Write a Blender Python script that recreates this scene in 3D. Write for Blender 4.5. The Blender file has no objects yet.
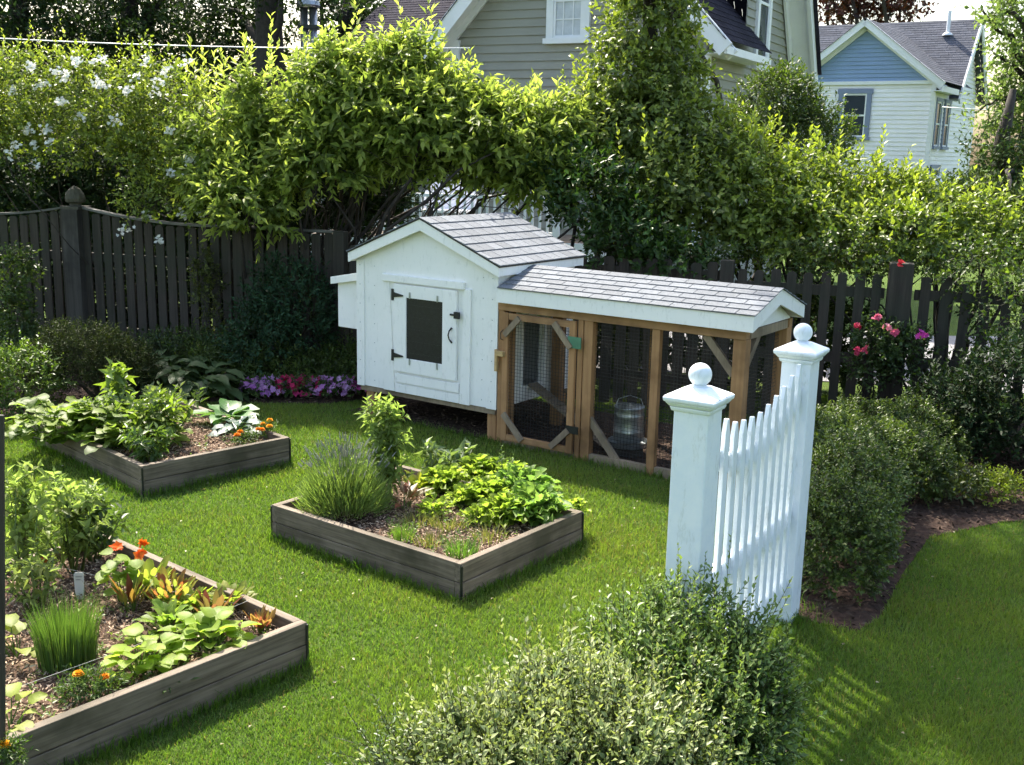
import bpy, math, random
import numpy as np

random.seed(7)
RNG = np.random.default_rng(7)
PI = math.pi
col = bpy.context.scene.collection
sc = bpy.context.scene

# ------------------------------------------------------------------ camera
F = 1100.0
PITCH = math.radians(12.0)
ROLL = math.radians(-1.3)
CAM = np.array([0, 0, 2.4])
_cp, _sp, _cr, _sr = math.cos(PITCH), math.sin(PITCH), math.cos(ROLL), math.sin(ROLL)
_r = np.array([1, 0, 0.]); _d = np.array([0, -_sp, -_cp]); FW = np.array([0, _cp, -_sp])
RT = _cr * _r + _sr * _d
DN = -_sr * _r + _cr * _d


def P(px, py, yy):
    """world point seen at a picture position, on the vertical plane y = yy"""
    v = FW * F + RT * (px - 512) + DN * (py - 382.5)
    return CAM + v * (yy / v[1])


def G(px, py, z=0.0):
    v = FW * F + RT * (px - 512) + DN * (py - 382.5)
    return CAM + v * ((z - CAM[2]) / v[2])


from mathutils import Matrix
cam_d = bpy.data.cameras.new('camera')
cam = bpy.data.objects.new('camera', cam_d)
col.objects.link(cam)
sc.camera = cam
cam_d.sensor_width = 36.0
cam_d.lens = F / 1024 * 36.0
cam_d.clip_end = 500
cam_d.clip_start = 0.05
m = Matrix(((RT[0], -DN[0], -FW[0], CAM[0]), (RT[1], -DN[1], -FW[1], CAM[1]), (RT[2], -DN[2], -FW[2], CAM[2]), (0, 0, 0, 1)))
cam.matrix_world = m

# ------------------------------------------------------------------ light
SUN_DIR = np.array([-0.40, 0.92, 0.0]); SUN_DIR /= np.linalg.norm(SUN_DIR)
SUN_EL = math.radians(52)
w = bpy.data.worlds.new('World')
sc.world = w
w.use_nodes = True
nt = w.node_tree
bg = nt.nodes['Background']
sky = nt.nodes.new('ShaderNodeTexSky')
sky.sky_type = 'NISHITA'
sky.sun_disc = False
sky.sun_elevation = SUN_EL
az = math.atan2(SUN_DIR[0], SUN_DIR[1])          # from +Y towards +X
sky.sun_rotation = az
sky.air_density = 1.3
sky.dust_density = 3.5
sky.ozone_density = 1.0
nt.links.new(sky.outputs[0], bg.inputs[0])
bg.inputs[1].default_value = 0.14
sd = bpy.data.lights.new('sun', 'SUN')
sd.energy = 4.7
sd.angle = math.radians(0.6)
sd.color = (1.0, 0.93, 0.80)
so = bpy.data.objects.new('sun', sd)
col.objects.link(so)
from mathutils import Vector
sv = Vector((SUN_DIR[0] * math.cos(SUN_EL), SUN_DIR[1] * math.cos(SUN_EL), math.sin(SUN_EL)))
so.rotation_euler = sv.to_track_quat('Z', 'Y').to_euler()
so.location = sv * 20
sc.view_settings.view_transform = 'Standard'
sc.view_settings.look = 'None'
sc.view_settings.gamma = 1
sc.view_settings.use_curve_mapping = False
sc.view_settings.exposure = 1.5
sc.cycles.use_denoising = True
sc.cycles.use_adaptive_sampling = True
sc.cycles.adaptive_threshold = 0.03
sc.cycles.max_bounces = 6
sc.cycles.diffuse_bounces = 3
sc.cycles.glossy_bounces = 2
sc.cycles.transmission_bounces = 4
sc.cycles.transparent_max_bounces = 8
sc.cycles.caustics_reflective = False
sc.cycles.caustics_refractive = False

# ------------------------------------------------------------------ materials
MATS = {}


def new_mat(name):
    mt = bpy.data.materials.new(name)
    mt.use_nodes = True
    MATS[name] = mt
    n = mt.node_tree
    return mt, n, n.nodes['Principled BSDF']


def ramp(n, fac, stops):
    r = n.nodes.new('ShaderNodeValToRGB')
    e = r.color_ramp.elements
    while len(e) < len(stops):
        e.new(0.5)
    for k, (p, c) in enumerate(stops):
        e[k].position = p
        e[k].color = (c[0], c[1], c[2], 1)
    n.links.new(fac, r.inputs[0])
    return r.outputs[0]


def noise(n, scale, detail=4, rough=0.6, vec=None, sx=(1, 1, 1)):
    tc = n.nodes.new('ShaderNodeTexCoord')
    mp = n.nodes.new('ShaderNodeMapping')
    mp.inputs['Scale'].default_value = sx
    n.links.new(vec if vec else tc.outputs['Object'], mp.inputs[0])
    t = n.nodes.new('ShaderNodeTexNoise')
    t.inputs['Scale'].default_value = scale
    t.inputs['Detail'].default_value = detail
    t.inputs['Roughness'].default_value = rough
    n.links.new(mp.outputs[0], t.inputs['Vector'])
    return t.outputs[0]


def mixc(n, a, b, fac, mode='MIX'):
    mx = n.nodes.new('ShaderNodeMix')
    mx.data_type = 'RGBA'
    mx.blend_type = mode
    for sock, v in ((mx.inputs[0], fac), (mx.inputs[6], a), (mx.inputs[7], b)):
        if hasattr(v, 'links'):
            n.links.new(v, sock)
        elif isinstance(v, (int, float)):
            sock.default_value = v
        else:
            sock.default_value = (v[0], v[1], v[2], 1)
    return mx.outputs[2]


def bump(n, bsdf, h, s, d=0.01):
    b = n.nodes.new('ShaderNodeBump')
    b.inputs['Strength'].default_value = s
    b.inputs['Distance'].default_value = d
    n.links.new(h, b.inputs['Height'])
    n.links.new(b.outputs[0], bsdf.inputs['Normal'])


def plain(name, c, rough=0.6, metal=0.0, var=0.25, scale=8, bmp=0.15, spec=0.5):
    mt, n, b = new_mat(name)
    f = noise(n, scale, 5)
    lo = [x * (1 - var) for x in c]
    hi = [min(1, x * (1 + var)) for x in c]
    n.links.new(ramp(n, f, [(0.3, lo), (0.7, hi)]), b.inputs['Base Color'])
    b.inputs['Roughness'].default_value = rough
    b.inputs['Metallic'].default_value = metal
    b.inputs['Specular IOR Level'].default_value = spec
    if bmp:
        bump(n, b, noise(n, scale * 6, 4), bmp, 0.004)
    return mt


def wood(name, lo, hi, axis='x', rough=0.75, dirt=None, scale=1.0, spec=0.3):
    """boards whose grain runs along the given local axis"""
    mt, n, b = new_mat(name)
    s = {'x': (0.6, 14, 14), 'y': (14, 0.6, 14), 'z': (14, 14, 0.6)}[axis]
    f = noise(n, 3.0 * scale, 6, 0.65, sx=s)
    c = ramp(n, f, [(0.25, lo), (0.5, [(a + q) / 2 for a, q in zip(lo, hi)]), (0.75, hi)])
    g = noise(n, 2.2, 4)
    c = mixc(n, c, [x * 0.55 for x in lo] if dirt is None else dirt, ramp(n, g, [(0.45, (0, 0, 0)), (0.68, (0.8, 0.8, 0.8))]))
    n.links.new(c, b.inputs['Base Color'])
    b.inputs['Roughness'].default_value = rough
    b.inputs['Specular IOR Level'].default_value = spec
    bump(n, b, f, 0.5, 0.004)
    return mt


def leaf_mat(name, trans=0.4, rough=0.42, spec=0.45, tsat=(1.25, 1.35, 0.5)):
    """leaf with its own colour stored per leaf in the mesh"""
    mt, n, b = new_mat(name)
    a = n.nodes.new('ShaderNodeVertexColor')
    a.layer_name = 'leaf_colour'
    n.links.new(a.outputs[0], b.inputs['Base Color'])
    b.inputs['Roughness'].default_value = rough
    b.inputs['Specular IOR Level'].default_value = spec
    if trans > 0:
        tr = n.nodes.new('ShaderNodeBsdfTranslucent')
        n.links.new(mixc(n, a.outputs[0], tsat, 1.0, 'MULTIPLY'), tr.inputs[0])
        mx = n.nodes.new('ShaderNodeMixShader')
        mx.inputs[0].default_value = trans
        n.links.new(b.outputs[0], mx.inputs[1])
        n.links.new(tr.outputs[0], mx.inputs[2])
        n.links.new(mx.outputs[0], n.nodes['Material Output'].inputs[0])
    return mt


LEAF = leaf_mat('leaf', 0.42)
LEAFT = leaf_mat('thin_leaf', 0.58, 0.5, 0.35, (1.25, 1.35, 0.9))
LEAFG = leaf_mat('glossy_leaf', 0.30, 0.4, 0.32)
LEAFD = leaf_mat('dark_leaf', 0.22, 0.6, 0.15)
PETAL = leaf_mat('petal', 0.4, 0.6, 0.2, (1, 1, 1))
GRASS = leaf_mat('grass_blade', 0.45, 0.5, 0.3, (1.1, 1.3, 0.5))
CHIP = leaf_mat('mulch_chip', 0.0, 0.9, 0.1)

BARK = plain('bark', (0.035, 0.028, 0.022), 0.9, var=0.5, scale=14, bmp=0.6)
TWIG = plain('twig', (0.05, 0.04, 0.028), 0.85, var=0.4, scale=20)
GSTEM = plain('green_stem', (0.10, 0.15, 0.03), 0.6, var=0.3)
SOIL = plain('soil', (0.085, 0.055, 0.04), 0.95, var=0.5, scale=22, bmp=0.9, spec=0.1)
MULCH = plain('mulch', (0.055, 0.036, 0.028), 0.95, var=0.55, scale=25, bmp=0.9, spec=0.1)


def white_paint():
    mt, n, b = new_mat('white_paint')
    f = noise(n, 3, 5)
    c = ramp(n, f, [(0.3, (0.83, 0.83, 0.80)), (0.7, (0.89, 0.88, 0.85))])
    g = noise(n, 30, 6, 0.7, sx=(1, 1, 0.35))
    c = mixc(n, c, (0.45, 0.47, 0.42), ramp(n, g, [(0.55, (0, 0, 0)), (0.78, (0.5, 0.5, 0.5))]))
    n.links.new(c, b.inputs['Base Color'])
    b.inputs['Roughness'].default_value = 0.5
    b.inputs['Specular IOR Level'].default_value = 0.4
    bump(n, b, noise(n, 18, 5, sx=(3, 3, 0.4)), 0.18, 0.004)
    return mt


WHITE = white_paint()


def trim_paint():
    mt, n, b = new_mat('old_white_paint')
    f = noise(n, 8, 6, 0.7)
    c = ramp(n, f, [(0.35, (0.74, 0.80, 0.86)), (0.62, (0.82, 0.86, 0.89))])
    g = noise(n, 16, 6, 0.75, sx=(1, 1, 0.3))
    c = mixc(n, c, (0.30, 0.33, 0.27), ramp(n, g, [(0.55, (0, 0, 0)), (0.76, (0.6, 0.6, 0.6))]))
    n.links.new(c, b.inputs['Base Color'])
    b.inputs['Roughness'].default_value = 0.42
    bump(n, b, noise(n, 40, 5, sx=(1, 1, 0.15)), 0.25, 0.003)
    return mt


TRIM = trim_paint()
CEDAR = wood('cedar', (0.27, 0.145, 0.065), (0.46, 0.27, 0.13), 'x')
CEDARZ = wood('cedar_upright', (0.27, 0.14, 0.06), (0.46, 0.26, 0.12), 'z')
CEDARO = wood('cedar_weathered', (0.20, 0.15, 0.10), (0.36, 0.28, 0.19), 'z')
GREYX = wood('weathered_board', (0.060, 0.044, 0.030), (0.27, 0.215, 0.160), 'x', dirt=(0.045, 0.038, 0.022))
GREYY = wood('weathered_board_end', (0.060, 0.044, 0.030), (0.27, 0.215, 0.160), 'y', dirt=(0.045, 0.038, 0.022))
FENCE = wood('stained_fence', (0.020, 0.016, 0.013), (0.068, 0.056, 0.044), 'z', dirt=(0.03, 0.035, 0.022))
DARKM = plain('black_iron', (0.012, 0.013, 0.013), 0.45, var=0.2)
GALV = plain('galvanised_steel', (0.42, 0.45, 0.46), 0.38, 0.85, var=0.25, scale=15, bmp=0.1)
SCREEN = plain('dark_screen', (0.012, 0.013, 0.014), 0.35, var=0.4, scale=40, bmp=0.3)
WIRE = plain('wire', (0.05, 0.05, 0.05), 0.5, 0.6, var=0.1, bmp=0)
HINGEG = plain('green_patina', (0.07, 0.19, 0.11), 0.6, var=0.3)
SIDEG = plain('grey_clapboard', (0.30, 0.295, 0.255), 0.7, var=0.06, scale=2, bmp=0.05)
SIDEW = plain('white_clapboard', (0.88, 0.86, 0.88), 0.6, var=0.04, scale=2, bmp=0.05)
SIDEB = plain('blue_clapboard', (0.24, 0.34, 0.53), 0.65, var=0.06, scale=2, bmp=0.05)
HTRIM = plain('house_trim', (0.80, 0.81, 0.83), 0.5, var=0.05, scale=3, bmp=0.05)
BTRIM = plain('blue_trim', (0.20, 0.24, 0.36), 0.55, var=0.06)
CURT = plain('curtain', (0.55, 0.58, 0.62), 0.8, var=0.15, scale=5)
LABELW = plain('plastic_label', (0.6, 0.6, 0.56), 0.6, var=0.08)
STRING = plain('string', (0.55, 0.52, 0.45), 0.8, var=0.1)
ASPH = plain('asphalt', (0.20, 0.195, 0.20), 0.9, var=0.2, scale=6, bmp=0.3)
STEELP = plain('steel_pipe', (0.45, 0.46, 0.48), 0.3, 0.9, var=0.12, scale=5)
BLUEP = plain('blue_plastic', (0.02, 0.04, 0.10), 0.4, var=0.1)


def glass_mat():
    mt, n, b = new_mat('window_glass')
    b.inputs['Base Color'].default_value = (0.045, 0.055, 0.07, 1)
    b.inputs['Roughness'].default_value = 0.06
    b.inputs['Specular IOR Level'].default_value = 0.8
    bump(n, b, noise(n, 3, 2), 0.12, 0.02)
    return mt


GLASS = glass_mat()


def shingle_mat(name, lo, hi, rough=0.7, spec=0.5, sc_=60):
    mt, n, b = new_mat(name)
    a = n.nodes.new('ShaderNodeVertexColor')
    a.layer_name = 'leaf_colour'
    f = noise(n, sc_, 6, 0.8)
    c = ramp(n, f, [(0.3, lo), (0.7, hi)])
    c = mixc(n, c, a.outputs[0], 1.0, 'MULTIPLY')
    n.links.new(c, b.inputs['Base Color'])
    b.inputs['Roughness'].default_value = rough
    b.inputs['Specular IOR Level'].default_value = spec
    bump(n, b, noise(n, sc_ * 2, 3), 0.5, 0.003)
    return mt


SHING = shingle_mat('coop_shingle', (0.11, 0.12, 0.135), (0.22, 0.235, 0.26), 0.85, 0.25)
SHINGP = shingle_mat('purple_shingle', (0.014, 0.014, 0.021), (0.042, 0.038, 0.055), 0.95, 0.08, 20)
SHINGB = shingle_mat('grey_shingle', (0.075, 0.08, 0.10), (0.14, 0.145, 0.17), 0.92, 0.12, 12)


def lawn_mat():
    mt, n, b = new_mat('lawn_ground')
    f = noise(n, 1.1, 6, 0.65)
    g = noise(n, 70, 4, 0.7)
    c = ramp(n, f, [(0.3, (0.045, 0.085, 0.014)), (0.55, (0.07, 0.12, 0.02)), (0.75, (0.10, 0.13, 0.03))])
    c = mixc(n, c, (0.06, 0.05, 0.025), ramp(n, g, [(0.45, (0, 0, 0)), (0.7, (0.7, 0.7, 0.7))]))
    n.links.new(c, b.inputs['Base Color'])
    b.inputs['Roughness'].default_value = 0.95
    b.inputs['Specular IOR Level'].default_value = 0.1
    bump(n, b, g, 0.8, 0.02)
    return mt


LAWN = lawn_mat()


# ------------------------------------------------------------------ object helpers
def tag(o, label=None, cat=None, group=None, kind=None):
    if label: o['label'] = label
    if cat: o['category'] = cat
    if group: o['group'] = group
    if kind: o['kind'] = kind
    return o


def thing(name, label, cat, loc=(0, 0, 0), rotz=0.0, group=None):
    o = bpy.data.objects.new(name, None)
    col.objects.link(o)
    o.location = [float(v) for v in loc]
    o.rotation_euler = (0, 0, rotz)
    o.empty_display_size = 0.2
    return tag(o, label, cat, group)


def np_mesh(name, V, tris=None, quads=None, mat=None, parent=None, colr=None, smooth=False):
    me = bpy.data.meshes.new(name)
    V = np.asarray(V, dtype=np.float32)
    me.vertices.add(len(V))
    me.vertices.foreach_set('co', V.ravel())
    loops = []
    starts = []
    n = 0
    if tris is not None and len(tris):
        t = np.asarray(tris, dtype=np.int32)
        loops.append(t.ravel()); starts.append(np.arange(len(t)) * 3); n = len(t) * 3
    if quads is not None and len(quads):
        q = np.asarray(quads, dtype=np.int32)
        loops.append(q.ravel()); starts.append(n + np.arange(len(q)) * 4)
    L = np.concatenate(loops).astype(np.int32)
    S = np.concatenate(starts).astype(np.int32)
    me.loops.add(len(L))
    me.loops.foreach_set('vertex_index', L)
    me.polygons.add(len(S))
    me.polygons.foreach_set('loop_start', S)
    if smooth:
        me.polygons.foreach_set('use_smooth', np.ones(len(S), dtype=bool))
    me.update(calc_edges=True)
    if colr is not None:
        ca = me.color_attributes.new('leaf_colour', 'FLOAT_COLOR', 'POINT')
        c4 = np.ones((len(V), 4), dtype=np.float32)
        c4[:, :3] = colr
        ca.data.foreach_set('color', c4.ravel())
    if mat: me.materials.append(mat)
    o = bpy.data.objects.new(name, me)
    col.objects.link(o)
    if parent is not None: o.parent = parent
    return o


class MB:
    """collects boxes, tubes and prisms into one mesh"""
    def __init__(s):
        s.v = []; s.f = []; s.c = []; s.cur = (1, 1, 1)

    def add(s, vs, fs):
        o = len(s.v)
        s.v += [tuple(float(a) for a in q) for q in vs]
        s.f += [tuple(i + o for i in f) for f in fs]
        s.c += [s.cur] * len(vs)

    def box(s, x0, x1, y0, y1, z0, z1):
        s.add([(x0, y0, z0), (x1, y0, z0), (x1, y1, z0), (x0, y1, z0), (x0, y0, z1), (x1, y0, z1), (x1, y1, z1), (x0, y1, z1)],
              [(0, 3, 2, 1), (4, 5, 6, 7), (0, 1, 5, 4), (1, 2, 6, 5), (2, 3, 7, 6), (3, 0, 4, 7)])

    def beam(s, a, b, w, h, up=(0, 0, 1)):
        """rectangular bar from a to b; w across, h along up"""
        a = np.array(a, float); b = np.array(b, float)
        d = b - a; d /= np.linalg.norm(d)
        up = np.array(up, float)
        sd_ = np.cross(d, up)
        if np.linalg.norm(sd_) < 1e-5: sd_ = np.cross(d, (1, 0, 0))
        sd_ /= np.linalg.norm(sd_)
        u = np.cross(sd_, d)
        vs = []
        for p in (a, b):
            for i, j in ((-1, -1), (1, -1), (1, 1), (-1, 1)):
                vs.append(p + sd_ * w / 2 * i + u * h / 2 * j)
        s.add(vs, [(3, 2, 1, 0), (4, 5, 6, 7), (0, 1, 5, 4), (1, 2, 6, 5), (2, 3, 7, 6), (3, 0, 4, 7)])

    def prism(s, poly, d):
        """extrude a polygon (list of 3-D points) by the vector d"""
        n = len(poly)
        d = np.array(d, float)
        vs = [np.array(p, float) for p in poly] + [np.array(p, float) + d for p in poly]
        fs = [tuple(range(n - 1, -1, -1)), tuple(range(n, 2 * n))]
        fs += [(i, (i + 1) % n, n + (i + 1) % n, n + i) for i in range(n)]
        s.add(vs, fs)

    def tube(s, pts, rad, seg=6, cap=True):
        pts = [np.array(p, float) for p in pts]
        if not hasattr(rad, '__len__'): rad = [rad] * len(pts)
        vs = []; fs = []
        for i, p in enumerate(pts):
            d = (pts[min(i + 1, len(pts) - 1)] - pts[max(i - 1, 0)])
            d /= (np.linalg.norm(d) + 1e-9)
            a = np.cross(d, (0.31, 0.2, 0.93) if abs(d[2]) < 0.95 else (1, 0, 0)); a /= np.linalg.norm(a)
            b = np.cross(d, a)
            for k in range(seg):
                t = 2 * PI * k / seg
                vs.append(p + (a * math.cos(t) + b * math.sin(t)) * rad[i])
        for i in range(len(pts) - 1):
            for k in range(seg):
                k2 = (k + 1) % seg
                fs.append((i * seg + k, i * seg + k2, (i + 1) * seg + k2, (i + 1) * seg + k))
        if cap:
            fs.append(tuple(range(seg - 1, -1, -1)))
            fs.append(tuple((len(pts) - 1) * seg + k for k in range(seg)))
        s.add(vs, fs)

    def lathe(s, prof, c=(0, 0, 0), seg=20, sq=False):
        """prof: (radius, z) pairs"""
        vs = []; fs = []
        for r, z in prof:
            for k in range(seg):
                t = 2 * PI * k / seg
                vs.append((c[0] + r * math.cos(t), c[1] + r * math.sin(t), c[2] + z))
        for i in range(len(prof) - 1):
            for k in range(seg):
                k2 = (k + 1) % seg
                fs.append((i * seg + k, i * seg + k2, (i + 1) * seg + k2, (i + 1) * seg + k))
        fs.append(tuple(range(seg - 1, -1, -1)))
        fs.append(tuple((len(prof) - 1) * seg + k for k in range(seg)))
        s.add(vs, fs)

    def build(s, name, mat, parent=None, smooth=False, colr=False, bevel=0):
        me = bpy.data.meshes.new(name)
        me.from_pydata(s.v, [], s.f)
        me.update()
        if colr:
            ca = me.color_attributes.new('leaf_colour', 'FLOAT_COLOR', 'POINT')
            for i, c in enumerate(s.c): ca.data[i].color = (c[0], c[1], c[2], 1)
        me.materials.append(mat)
        if smooth:
            for p in me.polygons: p.use_smooth = True
        o = bpy.data.objects.new(name, me)
        col.objects.link(o)
        if parent is not None: o.parent = parent
        if bevel:
            b = o.modifiers.new('bevel', 'BEVEL')
            b.width = bevel; b.segments = 2; b.limit_method = 'ANGLE'
        return o


def nrm(a):
    return a / (np.linalg.norm(a, axis=-1, keepdims=True) + 1e-9)


PROFILES = {
    'lance': ([0, .12, .35, .65, 1.0], [.08, .6, 1.0, .72, .02]),
    'oval': ([0, .12, .4, .75, 1.0], [.1, .75, 1.0, .8, .12]),
    'round': ([0, .1, .45, .8, 1.0], [.45, .95, 1.0, .8, .25]),
    'strap': ([0, .25, .5, .8, 1.0], [.8, 1.0, .9, .6, .05]),
}


class Fol:
    """collects leaves; every leaf carries a colour of its own"""
    def __init__(s, seed=0):
        s.V = []; s.T = []; s.Q = []; s.C = []; s.n = 0
        s.r = np.random.default_rng(seed)

    def colours(s, n, a, b, var=0.15, mask=None):
        a = np.array(a); b = np.array(b)
        t = s.r.random((n, 1))
        c = a + (b - a) * t
        c = c * (1 + var * s.r.normal(size=(n, 1)))
        return np.clip(c, 0.003, 0.9)

    def simple(s, Pp, D, N, L, W, C, fold=0.18, droop=0.12):
        """pointed leaf of two faces folded along the midrib"""
        n = len(Pp)
        D = nrm(D); B = nrm(np.cross(N, D)); N = np.cross(D, B)
        L = np.broadcast_to(np.asarray(L, float).reshape(-1, 1), (n, 1)); W = np.broadcast_to(np.asarray(W, float).reshape(-1, 1), (n, 1))
        v0 = Pp
        v1 = Pp + D * L * 0.42 + B * W * 0.5 + N * W * fold
        v2 = Pp + D * L - N * L * droop
        v3 = Pp + D * L * 0.42 - B * W * 0.5 + N * W * fold
        V = np.stack([v0, v1, v2, v3], 1).reshape(-1, 3)
        b = s.n + np.arange(n)[:, None] * 4
        s.T.append(np.concatenate([b + np.array([[0, 2, 1]]), b + np.array([[0, 3, 2]])]))
        s.V.append(V); s.C.append(np.repeat(C, 4, 0)); s.n += 4 * n

    def rich(s, Pp, D, N, L, W, C, prof='lance', droop=0.5, cup=0.15, wave=0.0):
        """larger curved leaf with a midrib and a real outline"""
        n = len(Pp)
        D = nrm(D); B = nrm(np.cross(N, D)); N = np.cross(D, B)
        L = np.broadcast_to(np.asarray(L, float).reshape(-1, 1), (n, 1)); W = np.broadcast_to(np.asarray(W, float).reshape(-1, 1), (n, 1))
        ts, ws = PROFILES[prof]
        rows = []; cols_ = []
        for t, wv in zip(ts, ws):
            c = Pp + D * L * t * (1 - 0.25 * droop * t) - N * L * droop * t * t * 0.6
            wv_ = wv * W * 0.5
            jit = 1 + wave * s.r.normal(size=(n, 1))
            up = N * W * cup
            ph = N * W * wave * s.r.normal(size=(n, 1))
            rows += [c - B * wv_ * jit + up * wv + ph, c, c + B * wv_ * jit + up * wv - ph]
            cols_ += [C * 0.97, C * 1.12, C * 0.97]
        V = np.stack(rows, 1).reshape(-1, 3)
        Cc = np.clip(np.stack(cols_, 1).reshape(-1, 3), 0, 0.95)
        b = s.n + np.arange(n)[:, None] * 15
        qs = []
        for r_ in range(4):
            for k in range(2):
                i = r_ * 3 + k
                qs.append(b + np.array([[i, i + 1, i + 4, i + 3]]))
        s.Q.append(np.concatenate(qs)); s.V.append(V); s.C.append(Cc); s.n += 15 * n

    def blades(s, Pp, H, Wd, lean, C):
        """thin upright blades (one bent strip each)"""
        n = len(Pp)
        a = s.r.random(n) * 2 * PI
        B = np.stack([np.cos(a), np.sin(a), np.zeros(n)], 1)
        H = np.broadcast_to(np.asarray(H, float).reshape(-1, 1), (n, 1)); Wd = np.broadcast_to(np.asarray(Wd, float).reshape(-1, 1), (n, 1))
        v0 = Pp - B * Wd / 2; v1 = Pp + B * Wd / 2
        up = np.array([[0, 0, 1.0]])
        m_ = Pp + up * H * 0.55 + lean * H * 0.3
        v2 = m_ + B * Wd * 0.38; v3 = m_ - B * Wd * 0.38
        v4 = Pp + up * H * 0.95 + lean * H * 1.0
        V = np.stack([v0, v1, v2, v3, v4], 1).reshape(-1, 3)
        b = s.n + np.arange(n)[:, None] * 5
        s.Q.append(b + np.array([[0, 1, 2, 3]])); s.T.append(b + np.array([[3, 2, 4]]))
        s.V.append(V); s.C.append(np.repeat(C, 5, 0)); s.n += 5 * n

    def ribbon(s, A, Bp, wd, C):
        """thin stem from A to B as a three-sided sliver"""
        n = len(A)
        d = nrm(Bp - A)
        x = nrm(np.cross(d, np.array([[0.3, 0.5, 0.8]])))
        y = np.cross(d, x)
        wd = np.broadcast_to(np.asarray(wd, float).reshape(-1, 1), (n, 1))
        vs = []
        for base, k in ((A, 1.0), (Bp, 0.5)):
            for t in (0, 2.1, 4.2):
                vs.append(base + (x * math.cos(t) + y * math.sin(t)) * wd * k)
        V = np.stack(vs, 1).reshape(-1, 3)
        b = s.n + np.arange(n)[:, None] * 6
        s.Q.append(np.concatenate([b + np.array([[0, 1, 4, 3]]), b + np.array([[1, 2, 5, 4]]), b + np.array([[2, 0, 3, 5]])]))
        s.V.append(V); s.C.append(np.repeat(C, 6, 0)); s.n += 6 * n

    def sprigs(s, base, d, L, nl, ll, lw, ca, cb, spread=0.9, stem=None, var=0.15, tipc=None, droop=0.15, rich=None, gravity=0.0):
        """twigs with leaves along them"""
        n = len(base)
        d = nrm(d)
        L = np.broadcast_to(np.asarray(L, float).reshape(-1, 1), (n, 1)) * (0.6 + 0.8 * s.r.random((n, 1)))
        sc_ = s.colours(n, ca, cb, var)
        ax = nrm(np.cross(d, s.r.normal(size=(n, 3))))
        ay = np.cross(d, ax)
        ph0 = s.r.random((n, 1)) * 6.28
        for k in range(nl):
            t = (k + 0.6) / nl
            ph = ph0 + k * 2.4 + s.r.normal(size=(n, 1)) * 0.3
            rad = ax * np.cos(ph) + ay * np.sin(ph)
            sp = spread * (1.15 - 0.6 * t)
            ld = nrm(d * math.cos(sp) + rad * math.sin(sp) + s.r.normal(size=(n, 3)) * 0.15 - np.array([[0, 0, gravity]]))
            nn = nrm(d * 0.8 - rad * 0.4 + np.array([[0, 0, 0.45]]) + s.r.normal(size=(n, 3)) * 0.3)
            pos = base + d * L * t - np.array([[0, 0, 1]]) * gravity * 0.3 * L * t * t
            size = (0.6 + 0.75 * s.r.random((n, 1))) * (1.0 - 0.3 * t)
            c = sc_ * (1 + 0.12 * s.r.normal(size=(n, 1)))
            if tipc is not None:
                c = c * (1 - t * t * 0.8) + np.array(tipc) * t * t * 0.8
            c = np.clip(c, 0.003, 0.9)
            if rich: s.rich(pos, ld, nn, ll * size, lw * size, c, rich, droop)
            else: s.simple(pos, ld, nn, ll * size, lw * size, c, droop=droop)
        if stem: s.ribbon(base - d * L * 0.3, base + d * L, stem, np.tile(np.array([[0.06, 0.06, 0.025]]), (n, 1)))

    def build(s, name, mat, parent=None, shift=None):
        V = np.concatenate(s.V)
        if shift is not None: V = V - np.array(shift)
        T = np.concatenate(s.T) if s.T else None
        Q = np.concatenate(s.Q) if s.Q else None
        return np_mesh(name, V, T, Q, mat, parent, np.concatenate(s.C))


def lump(d, seed, k=3.0):
    r = np.random.default_rng(seed)
    out = np.zeros(len(d))
    for i in range(7):
        q = r.normal(size=3) * k * (0.5 + 0.35 * i)
        out += np.sin(d @ q + r.random() * 6.28) / (1 + 0.45 * i)
    return out / 2.6


def blob(r, n, c, rad, seed, rough=0.25, shell=0.35, flat=0.0, top=-1.0):
    """points and outward normals in the outer layer of an uneven ellipsoid"""
    d = nrm(r.normal(size=(int(n * 1.6) + 8, 3)))
    d = d[d[:, 2] > top][:n]
    rr = (1 - shell * r.random(len(d)) ** 1.5) * (1 + rough * lump(d, seed))
    rad = np.array(rad)
    p = np.array(c) + d * rad * rr[:, None]
    nn = nrm(d / rad)
    return p, nn


def empty_loc(c):
    return (float(c[0]), float(c[1]), 0.0)


# ------------------------------------------------------------------ frames of the place
TH = math.radians(-35)
CO = np.array([-0.07, 8.8, 0.0])                 # coop: right front corner of the little house
CU = np.array([math.cos(TH), math.sin(TH), 0]); CV = np.array([-math.sin(TH), math.cos(TH), 0])


def C2W(u, v, z=0.0):
    return CO + CU * u + CV * v + np.array([0, 0, z])


BEDS = {}


def in_quad(x, y, poly, grow=0.0):
    poly = np.array(poly, float)
    c = poly.mean(0)
    poly = c + (poly - c) * (1 + grow)
    inside = np.ones(len(x), bool)
    area = 0
    for i in range(len(poly)):
        a = poly[i]; b = poly[(i + 1) % len(poly)]
        area += a[0] * b[1] - a[1] * b[0]
    sg = 1 if area > 0 else -1
    for i in range(len(poly)):
        a = poly[i]; b = poly[(i + 1) % len(poly)]
        inside &= sg * ((b[0] - a[0]) * (y - a[1]) - (b[1] - a[1]) * (x - a[0])) > 0
    return inside


def in_poly(x, y, poly):
    poly = np.array(poly, float)
    ins = np.zeros(len(x), bool)
    j = len(poly) - 1
    for i in range(len(poly)):
        xi, yi = poly[i]; xj, yj = poly[j]
        c = ((yi > y) != (yj > y)) & (x < (xj - xi) * (y - yi) / (yj - yi + 1e-12) + xi)
        ins ^= c
        j = i
    return ins


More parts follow.
